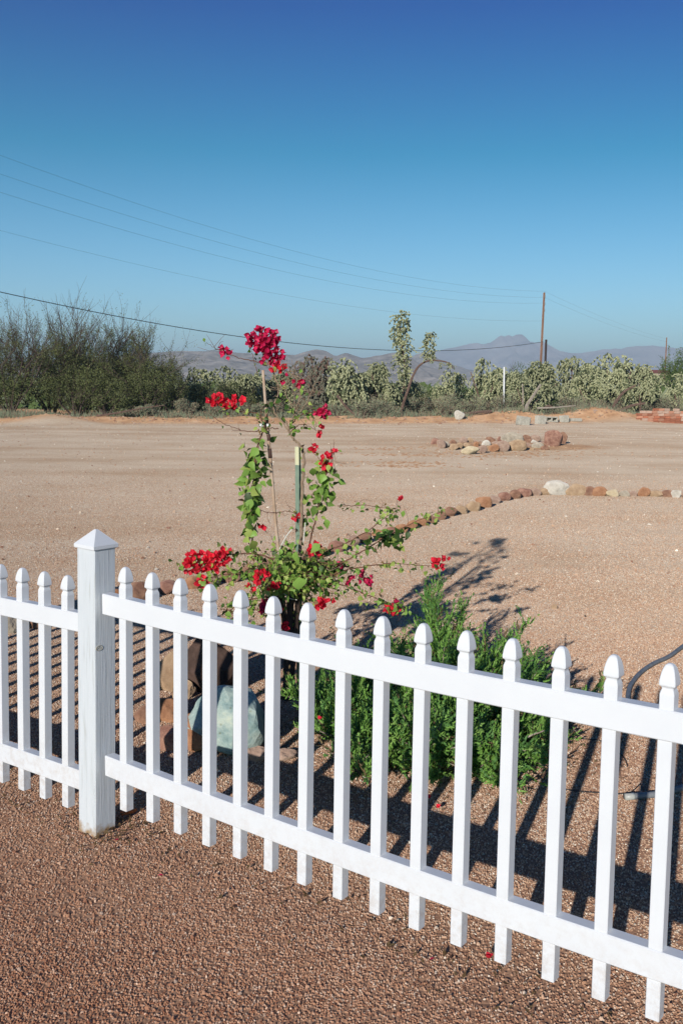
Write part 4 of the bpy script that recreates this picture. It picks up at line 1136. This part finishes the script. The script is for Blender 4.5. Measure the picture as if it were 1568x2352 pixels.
def flower_mesh(seed, m):
    r = random.Random(seed); b = MB()
    for k in range(3):
        a = 2 * pi * k / 3 + r.uniform(-.2, .2); tilt = r.uniform(.5, 1.1)
        Mx = Matrix.Rotation(a, 4, 'Z') @ Matrix.Rotation(tilt, 4, 'X')
        pr = [0.05, .36, .45, .30, 0.0]; base = len(b.v)
        for i in range(5):
            t = i / 4; hw = pr[i]; cz = .18 * t * t
            for x in (-hw, 0, hw): b.v.append(tuple(Mx @ Vector((x, t * 1.0, cz + abs(x) * .35 + r.uniform(-.03, .03)))))
        for i in range(4):
            for q in (0, 1):
                s_ = base + i * 3 + q; b.f.append((s_, s_ + 1, s_ + 4, s_ + 3)); b.m.append(0)
    joint(b, Vector((0, 0, .35)), Vector((0, 0, 1)), .5, .05, 1)
    return b.mesh('flower', [m, M_cream], False)
FMs = [flower_mesh(s_, M_bract) for s_ in range(4)]; FMd = [flower_mesh(s_ + 9, M_bract2) for s_ in range(4)]
leaves = []      # (size, pos, rot, material group, mesh variant)
def put_leaf(p, size, kind=None, hang=.6):
    if kind is None: kind = rb.choices((0, 1, 2, 3), (6, 4.5, 2.0, .8))[0]
    d = Vector((rb.gauss(0, .8), rb.gauss(0, .8), rb.gauss(-hang, .5))).normalized()      # leaf axis, hanging
    nrm = Vector((rb.gauss(0, .6), rb.gauss(-.45, .6), rb.gauss(.35, .6)))
    x = d.cross(nrm)
    if x.length < .01: x = d.cross(Vector((1, 0, 0)))
    x.normalize(); z = x.cross(d)
    Mx = Matrix((x, d, z)).transposed().to_4x4()
    leaves.append((size, p - BL, Mx, kind, rb.randrange(3)))
def stem(pts, r0, r1, nleaf=0, spread=.03, size=(.02, .045), mat_=None, kind=None, part='branch', twigs=0, lrange=(0, 1)):
    P = spline([st_at(a, c, (dz[0] if dz else 0)) for a, c, *dz in pts], 6)
    P = [p + Vector((rb.gauss(0, .002), rb.gauss(0, .004), rb.gauss(0, .002))) for p in P]
    b = MB(); b.tube([p - BL for p in P], r0, r1, 6)
    n = len(P)
    for _ in range(twigs):
        i = rb.randrange(n // 4, n); q = P[i]; L_ = rb.uniform(.04, .12)
        d = Vector((rb.gauss(0, 1), rb.gauss(0, .8), rb.gauss(.3, .8))).normalized()
        m = q + d * L_ * .5 + Vector((rb.gauss(0, .012), 0, rb.gauss(0, .012)))
        b.tube([q - BL, m - BL, q + d * L_ - BL], .0015, .0008, 3)
    b.build(part, mat_ or M_stem, boug, True)
    for _ in range(int(nleaf * 1.25)):
        t = rb.uniform(*lrange) * (n - 1); i = min(n - 2, int(t)); p = P[i].lerp(P[i + 1], t - i)
        off = Vector((rb.gauss(0, spread), rb.gauss(0, spread * 1.3), rb.gauss(0, spread * .8)))
        put_leaf(p + off, rb.uniform(*size), kind)
    return P
flowers = []
def flower_at(px, py, dy, rad, n, dark=False, size=.029):
    c = st_at(px, py, dy)
    for _ in range(n):
        d = Vector((rb.gauss(0, 1), rb.gauss(0, 1), rb.gauss(0, 1))).normalized() * rb.random() ** .4
        k = YB / F
        p = c + Vector((d.x * rad[0] * k, d.y * (rad[0] + rad[1]) * .5 * k, d.z * rad[1] * k))
        out = (d + Vector((0, -.7, .15)) + Vector((rb.gauss(0, .35), rb.gauss(0, .35), rb.gauss(0, .35)))).normalized()
        flowers.append((p, out, dark, size * rb.uniform(.8, 1.25)))
# trunk (twin woody stems) and the stem tied to the metal stake
b = MB()
for pts, r0, r1 in (([(660, 1612), (662, 1560), (666, 1500), (664, 1440), (668, 1380), (672, 1320)], .032, .018), ([(672, 1612), (670, 1550), (676, 1480), (682, 1400), (684, 1330)], .022, .014), ([(650, 1610), (656, 1560), (655, 1500), (650, 1420), (640, 1340)], .018, .010)):
    P = spline([st_at(a, c, -.02) for a, c in pts], 6); P[0].z = -.03
    b.tube([p - BL + Vector((rb.gauss(0, .002), rb.gauss(0, .002), 0)) for p in P], r0, r1, 9)
b.build('trunk', M_trunk, boug, True)
stem([(684, 1330), (688, 1270, -.02), (692, 1200, -.02), (694, 1130, -.02), (697, 1070, -.02), (697, 1045), (692, 1028), (678, 1013), (668, 1000), (662, 985), (657, 968)], .010, .006, 10, .02, mat_=M_twig)
stem([(665, 995), (650, 972), (637, 957), (628, 935), (640, 900), (632, 868), (618, 840), (610, 815)], .005, .003, 8, .03, mat_=M_twig, twigs=14)
stem([(662, 985), (672, 960), (682, 938), (690, 905), (684, 880), (676, 860), (650, 835)], .005, .002, 10, .03, mat_=M_twig, twigs=22)
stem([(676, 955), (700, 930), (716, 900), (722, 878)], .003, .0015, 6, .03, mat_=M_twig, twigs=18)
stem([(680, 940), (660, 915), (655, 890), (662, 868)], .003, .0015, 6, .03, mat_=M_twig, twigs=18)
stem([(690, 915), (700, 895), (690, 870), (672, 862), (655, 852)], .0025, .0012, 4, .03, mat_=M_twig, twigs=14)
stem([(665, 980), (680, 962), (700, 950), (722, 948), (738, 950)], .0035, .002, 16, .03, (.02, .035), kind=0, twigs=5)
stem([(668, 990), (690, 975), (712, 980), (728, 990)], .003, .0015, 10, .02, (.02, .035), twigs=4)
stem([(609, 985), (600, 960), (602, 938), (622, 925), (640, 930)], .003, .002, 16, .025, (.02, .04), kind=2)
stem([(604, 965), (590, 950), (560, 948), (530, 938), (505, 932)], .003, .0015, 14, .03, (.018, .03), twigs=6)
stem([(640, 985), (620, 983), (600, 989), (565, 990), (535, 982), (512, 972), (490, 958)], .003, .0015, 3, .02, (.015, .025), twigs=4)
stem([(605, 835), (575, 828), (548, 822), (520, 812), (495, 800), (473, 787)], .003, .001, 5, .02, (.015, .03), twigs=6)
stem([(592, 860), (585, 835), (580, 812), (575, 795)], .002, .001, 6, .02, (.015, .03), kind=2)
# left hanging vine
stem([(612, 950), (606, 985), (596, 1010), (588, 1040), (584, 1075), (582, 1115), (574, 1155), (572, 1190), (578, 1225), (582, 1262), (590, 1285)], .005, .005, 30, .018, (.03, .055))
stem([(606, 985), (588, 1040), (584, 1100), (575, 1160), (572, 1250)], .003, .003, 80, .038, (.04, .078), lrange=(.2, .97), kind=None)
stem([(600, 1000), (585, 1090), (575, 1180)], .002, .002, 20, .03, (.04, .07), lrange=(.1, 1), kind=0)
# right vine
stem([(692, 1300), (706, 1262), (716, 1225), (726, 1190), (734, 1150), (742, 1110), (750, 1080), (756, 1050)], .006, .003, 54, .034, (.035, .066), lrange=(.45, .95))
stem([(734, 1150), (742, 1110), (752, 1085)], .002, .002, 28, .04, (.035, .06), kind=0)
stem([(750, 1085), (735, 1058), (722, 1040), (716, 1030)], .002, .001, 3, .02, (.02, .03))
stem([(752, 1080), (762, 1058), (768, 1040)], .002, .001, 2, .02, (.02, .03), twigs=8)
stem([(590, 1165), (600, 1173), (622, 1178), (642, 1176), (660, 1174), (676, 1180), (686, 1182)], .0025, .002, 5, .012, (.015, .025), twigs=5)
stem([(688, 1300), (690, 1250), (694, 1215), (705, 1190), (700, 1180)], .003, .002, 34, .03, (.022, .04), twigs=4)
# branches to the right
stem([(775, 1161, .1), (800, 1163, .1), (830, 1160, .12), (870, 1164, .14), (900, 1170, .15), (920, 1162, .15)], .003, .001, 24, .018, (.02, .035), twigs=5)
stem([(720, 1290, .0), (760, 1262, .06), (800, 1245, .1), (850, 1215, .15), (890, 1185, .18), (915, 1172, .2)], .0045, .0015, 56, .03, (.022, .042), twigs=8)
stem([(730, 1310, -.05), (790, 1290, -.02), (840, 1260, 0), (880, 1238, .02), (930, 1210, .05), (975, 1190, .08), (1022, 1172, .1)], .005, .0015, 62, .026, (.022, .045), twigs=8)
stem([(870, 1240), (890, 1228), (905, 1235)], .003, .002, 30, .034, (.03, .06), kind=2)
stem([(905, 1232), (915, 1245)], .002, .002, 5, .02, (.045, .07), kind=1)
stem([(740, 1330, -.1), (800, 1308, -.08), (850, 1300, -.06), (900, 1293, -.05), (950, 1298, -.05), (1000, 1300, -.05)], .0045, .0015, 48, .02, (.02, .042), twigs=6)
stem([(740, 1340, -.1), (790, 1345, -.1), (840, 1365, -.1), (890, 1385, -.12), (930, 1398, -.12)], .0045, .0015, 80, .035, (.02, .04), kind=None, twigs=8)
stem([(735, 1320, .1), (790, 1300, .1), (830, 1325, .1), (850, 1335, .1)], .004, .0015, 40, .03, (.02, .04), kind=2, twigs=6)
# branches to the left
stem([(670, 1310), (630, 1285), (580, 1272), (540, 1272), (500, 1280), (460, 1290), (430, 1292)], .006, .002, 110, .032, (.022, .042), twigs=8)
stem([(660, 1340, -.05), (600, 1322, -.08), (550, 1318, -.1), (500, 1322, -.1), (465, 1335, -.1)], .005, .002, 70, .034, (.025, .045), twigs=8)
stem([(640, 1370, -.1), (600, 1372, -.12), (560, 1382, -.14), (530, 1400, -.15), (512, 1398, -.15)], .005, .002, 64, .034, (.022, .042), twigs=8)
stem([(640, 1390, -.05), (610, 1400, -.1), (570, 1400, -.14)], .004, .002, 30, .035, (.022, .04), twigs=5)
# the tangled middle
for i in range(64):
    a0, c0 = rb.uniform(640, 700), rb.uniform(1290, 1350); an = rb.uniform(0, 2 * pi); Ln = rb.uniform(50, 125)
    e1 = (a0 + cos(an) * Ln * .5, c0 + sin(an) * Ln * .22 - 8, rb.uniform(-.12, .12)); e2 = (a0 + cos(an) * Ln, c0 + sin(an) * Ln * .46, rb.uniform(-.25, .25))
    stem([(a0, c0, rb.uniform(-.05, .05)), e1, e2], .003, .0015, 26, .032, (.02, .043), mat_=M_twig if i % 2 else M_stem, kind=None, twigs=8)
put_leaf(st_at(681, 1266, -.3), .095, 0, 2.5); put_leaf(st_at(686, 1325, -.3), .105, 0, 2.5); put_leaf(st_at(735, 1250, -.2), .07, 0, 1); put_leaf(st_at(672, 1245, -.1), .06, 0, .5)
stem([(682, 1395, -.02), (683, 1440, -.03)], .002, .002, 6, .012, (.03, .05), kind=0)
# flower clusters
flower_at(602, 782, 0, (36, 27), 74, True); flower_at(622, 816, 0, (28, 20), 40, True); flower_at(636, 848, 0, (14, 9), 8)
flower_at(518, 812, 0, (7, 7), 4, True); flower_at(511, 804, 0, (5, 5), 2, True); flower_at(528, 820, 0, (5, 5), 3, True)
flower_at(500, 920, 0, (22, 12), 20); flower_at(522, 932, 0, (10, 7), 8); flower_at(540, 922, 0, (10, 8), 8); flower_at(558, 922, 0, (6, 5), 4)
flower_at(742, 946, 0, (13, 11), 12, True); flower_at(728, 986, 0, (9, 8), 5); flower_at(684, 878, 0, (16, 6), 6, True); flower_at(655, 868, 0, (6, 6), 2, True)
flower_at(720, 1032, 0, (8, 7), 5); flower_at(748, 1062, 0, (12, 16), 14); flower_at(767, 1044, 0, (5, 8), 4)
flower_at(919, 1154, .15, (4, 5), 2); flower_at(605, 1206, 0, (7, 3), 2); flower_at(684, 1190, 0, (6, 4), 2)
flower_at(450, 1292, -.05, (30, 24), 50); flower_at(494, 1286, -.05, (26, 24), 40); flower_at(518, 1272, -.05, (10, 10), 7); flower_at(462, 1336, -.1, (16, 12), 12)
flower_at(596, 1326, -.2, (10, 14), 10); flower_at(612, 1312, -.2, (8, 8), 5); flower_at(612, 1392, -.2, (12, 14), 9, True); flower_at(628, 1345, -.2, (10, 6), 5)
flower_at(722, 1264, -.15, (16, 13), 13); flower_at(783, 1298, 0, (7, 6), 4, True); flower_at(800, 1330, 0, (12, 8), 5, True)
flower_at(838, 1328, .05, (12, 12), 9, True); flower_at(745, 1385, -.1, (20, 14), 15); flower_at(895, 1402, -.12, (14, 12), 9); flower_at(905, 1388, -.12, (8, 6), 3, True)
flower_at(1012, 1290, -.05, (22, 12), 13); flower_at(655, 1438, -.1, (8, 12), 5); flower_at(577, 1352, -.1, (6, 6), 2); flower_at(640, 1400, -.1, (6, 8), 3)
leaves.sort(key=lambda l: -l[0])
for s_, p, Mx, kd, vr in leaves[:298]:
    o = link('leaf', LM[kd][vr], boug)
    o.matrix_local = Matrix.Translation(p) @ Mx @ Matrix.Diagonal((s_, s_, s_, 1))
bs = MB()
for s_, p, Mx, kd, vr in leaves[298:]:
    me = LM[kd][vr]; T = Matrix.Translation(p) @ Mx @ Matrix.Diagonal((s_, s_, s_, 1))
    bs.add([T @ v.co for v in me.vertices], [tuple(f.vertices) for f in me.polygons], kd)
tag(bs.build('small_leaves', M_leafs, boug, True), kind='stuff')
rb.shuffle(flowers)
def fl_mat(p, out, s_):
    z = out; x = z.cross(Vector((rb.gauss(0, 1), rb.gauss(0, 1), rb.gauss(0, 1)))).normalized(); y = z.cross(x)
    return Matrix.Translation(p - BL) @ Matrix((x, y, z)).transposed().to_4x4() @ Matrix.Diagonal((s_, s_, s_, 1))
for p, out, dk, s_ in flowers[:298]:
    o = link('flower', rb.choice(FMd if dk else FMs), boug); o.matrix_local = fl_mat(p, out, s_)
bs = MB()
for p, out, dk, s_ in flowers[298:]:
    me = (FMd if dk else FMs)[0]; T = fl_mat(p, out, s_)
    bs.add([T @ v.co for v in me.vertices], [tuple(f.vertices) for f in me.polygons], 1 if dk else 0)
if len(flowers) > 298: tag(bs.build('small_flowers', [M_bract, M_bract2], boug), kind='stuff')
# ties
b = MB()
b.tube(spline([st_at(a, c, -.03) - BL for a, c in ((640, 1282), (642, 1262), (650, 1245), (660, 1228), (674, 1212))], 5), .0035, n=5)
b.tube(spline([st_at(a, c, -.05) - BL for a, c in ((640, 1305), (652, 1292), (668, 1284), (690, 1278))], 5), .003, n=5)
b.tube(spline([st_at(a, c, -.05) - BL for a, c in ((701, 1200), (699, 1222), (697, 1246))], 5), .003, n=5)
b.tube(spline([st_at(a, c, -.08) - BL for a, c in ((652, 1362), (664, 1374), (682, 1378))], 5), .003, n=5)
b.tube(spline([st_at(a, c, -.05) - BL for a, c in ((695, 1540), (690, 1570), (684, 1595), (682, 1612))], 5), .003, n=5)
b.build('plant_tie', mat('tie_white', (.66, .64, .56)), boug, True)
# fallen bracts
for i, (px, py, lab) in enumerate(((733, 1653, 'lying on the juniper behind the fence'), (985, 1834, 'on the gravel below the juniper'), (802, 1568, 'on the gravel above the left of the juniper'),
                                   (1008, 2262 / 1.0 * .82, 'on the gravel left below the juniper'), (1122, 2200, 'on the gravel in front of the fence'), (855, 1760, 'at the front edge of the juniper'))):
    q = at_z(px, py, .02 if i else .35)
    o = link('fallen_bract', FMs[i % 4], None, q); o.scale = (.02,) * 3; o.rotation_euler = (R.uniform(-.6, .6), R.uniform(-.6, .6), R.uniform(0, 6))
    tag(o, 'single fallen red bract ' + lab, 'flower')
q = at_z(352 / 1.0, 2228, .012)
q = at_z(292, 1866, .01)
b = MB(); b.box((0, 0, 0), (.05, .014, .012), Matrix.Rotation(.5, 3, 'Z')); b.tube([(.02, .01, 0), (.035, .02, .004)], .006, n=6)
tag(b.build('orange_scrap', mat('orange_plastic', (.65, .16, .04)), None, False, q), 'bit of orange plastic on the gravel just right of the post', 'litter')

# ------------------------------------------------------------------ juniper
jun = empty('juniper_shrub', (.40, 4.86, 0))
tag(jun, 'low spreading bright green juniper shrub behind the fence', 'shrub')
rj = random.Random(31)
jb, jw = MB(), MB()
def sprig(p, d, L):
    """a feathery spray: a curved shoot carrying short alternate twiglets of scale foliage"""
    n = max(3, int(L / .022)); q = p.copy(); d = d.normalized(); mm = rj.choices((0, 1, 2, 3), (4, 4, .5, 2))[0]
    for i in range(n):
        d = (d + Vector((rj.gauss(0, .08), rj.gauss(0, .08), rj.gauss(.04, .06)))).normalized()
        q2 = q + d * (L / n)
        f = 1 - .65 * i / n
        for s_ in range(3):
            a = Vector((rj.gauss(0, 1), rj.gauss(0, 1), rj.gauss(0, 1))).normalized()
            e = (d * 1.0 + a * .85).normalized() * .034 * f * rj.uniform(.7, 1.3)
            w = e.cross(a).normalized() * .0042
            m0 = q.lerp(q2, rj.random())
            jb.add([m0 - w, m0 + w, m0 + e * .6 + w * .8, m0 + e, m0 + e * .6 - w * .8], [(0, 1, 2, 3, 4)], mm)
        q = q2
def jbranch(p, d, L, lev=0):
    n = 7; pts = [p.copy()]; q = p.copy(); d = d.normalized()
    for i in range(n):
        d = (d + Vector((rj.gauss(0, .1), rj.gauss(0, .1), rj.gauss(.015, .05)))).normalized()
        q = q + d * L / n; q.z = max(.03, q.z); pts.append(q.copy())
    jw.tube(pts, .010 if lev == 0 else .004, .003 if lev == 0 else .0015, 4 if lev else 5, cap=False)
    k = int(L / .013)
    for i in range(k):
        t = (i + rj.random()) / k
        if t < .22 and lev == 0: continue
        a = min(n - 1, int(t * n)); b0 = pts[a].lerp(pts[a + 1], t * n - a)
        sd = (d * .9 + Vector((rj.gauss(0, .6), rj.gauss(0, .6), rj.gauss(.42, .42)))).normalized()
        sprig(b0, sd, rj.uniform(.07, .15))
    if lev == 0:
        for i in range(4):
            t = rj.uniform(.3, .95); a = min(n - 1, int(t * n))
            jbranch(pts[a], (d + Vector((rj.gauss(0, .55), rj.gauss(0, .55), rj.gauss(.15, .25)))).normalized(), L * rj.uniform(.3, .5), 1)
for i in range(120):
    an = rj.uniform(0, 2 * pi)
    ex, ey = cos(an), sin(an)
    reach = float(np.interp(math.degrees(an), [0, 20, 50, 90, 135, 180, 225, 270, 320, 360], [.68, .9, 1.14, .98, .76, .58, .62, .80, .64, .68]))
    L = reach * rj.uniform(.5, 1.05)
    el = rj.uniform(.04, .62) if rj.random() < .85 else rj.uniform(.7, 1.3)
    L *= 1 - .42 * min(1, el / 1.5)
    jbranch(Vector((rj.gauss(0, .14), rj.gauss(0, .14), .02)), Vector((ex, ey, el * .62)), L)
jbranch(Vector((.08, .35, .15)), Vector((.42, .75, .46)), .74)
jw.build('branches', M_junw, jun, True)
tag(jb.build('foliage', M_jun, jun), kind='stuff')
# dry needle litter under the shrub
b = MB()
for _ in range(2600):
    an = rj.uniform(0, 2 * pi); rr = abs(rj.gauss(.75, .22)); x, y = .40 + cos(an) * rr * 1.05, 4.86 + sin(an) * rr * .85
    z = hgt(x, y) + rj.uniform(.006, .02); a = rj.uniform(0, pi); L = rj.uniform(.01, .028); dx, dy = cos(a) * L, sin(a) * L
    b.add([(x, y, z), (x + dx, y + dy, z + rj.uniform(-.004, .01)), (x + dx * .5 - dy * .12, y + dy * .5 + dx * .12, z + .003)], [(0, 1, 2)], rj.randrange(2))
tag(b.build('leaf_litter', [M_jun[2], M_leafs[3]]), 'dry needles and leaf litter on the gravel round the juniper', kind='stuff')

b = MB(); r = random.Random(61)
for _ in range(420):
    t = r.uniform(-2.5, 2.4); o_ = r.gauss(-.02, .10)
    if r.random() < .35: t = -.17 + r.gauss(0, .12); o_ = r.gauss(0, .08)
    p = P0 + Dv * t + Nv * o_; z = hgt(p.x, p.y) + r.uniform(.006, .018); a = r.uniform(0, pi); L_ = r.uniform(.008, .03); dx, dy = cos(a) * L_, sin(a) * L_
    b.add([(p.x, p.y, z), (p.x + dx * .5 + dy * .25, p.y + dy * .5 - dx * .25, z + .003), (p.x + dx, p.y + dy, z + r.uniform(-.004, .012)), (p.x + dx * .5 - dy * .2, p.y + dy * .5 + dx * .2, z + .004)], [(0, 1, 2, 3)], 0 if r.random() < .97 else 1)
tag(b.build('fence_litter', [M_leafs[3], M_bract2]), 'dry leaf bits and petals blown along the foot of the fence', kind='stuff')

# ------------------------------------------------------------------ haze
HAZE = 1.0
if HAZE:
    m = bpy.data.materials.new('haze'); m.use_nodes = True
    N, L = m.node_tree.nodes, m.node_tree.links
    N.remove(N['Principled BSDF'])
    v = N.new('ShaderNodeVolumePrincipled'); v.inputs['Color'].default_value = (.64, .83, 1.0, 1); v.inputs['Density'].default_value = 0.00028
    v.inputs['Anisotropy'].default_value = 0.0
    L.new(v.outputs[0], N['Material Output'].inputs['Volume'])
    b = MB(); b.box((0, 3300, 117), (12400, 7800, 242))
    tag(b.build('haze', m), 'thin blue air haze between the yard and the mountains', kind='stuff')
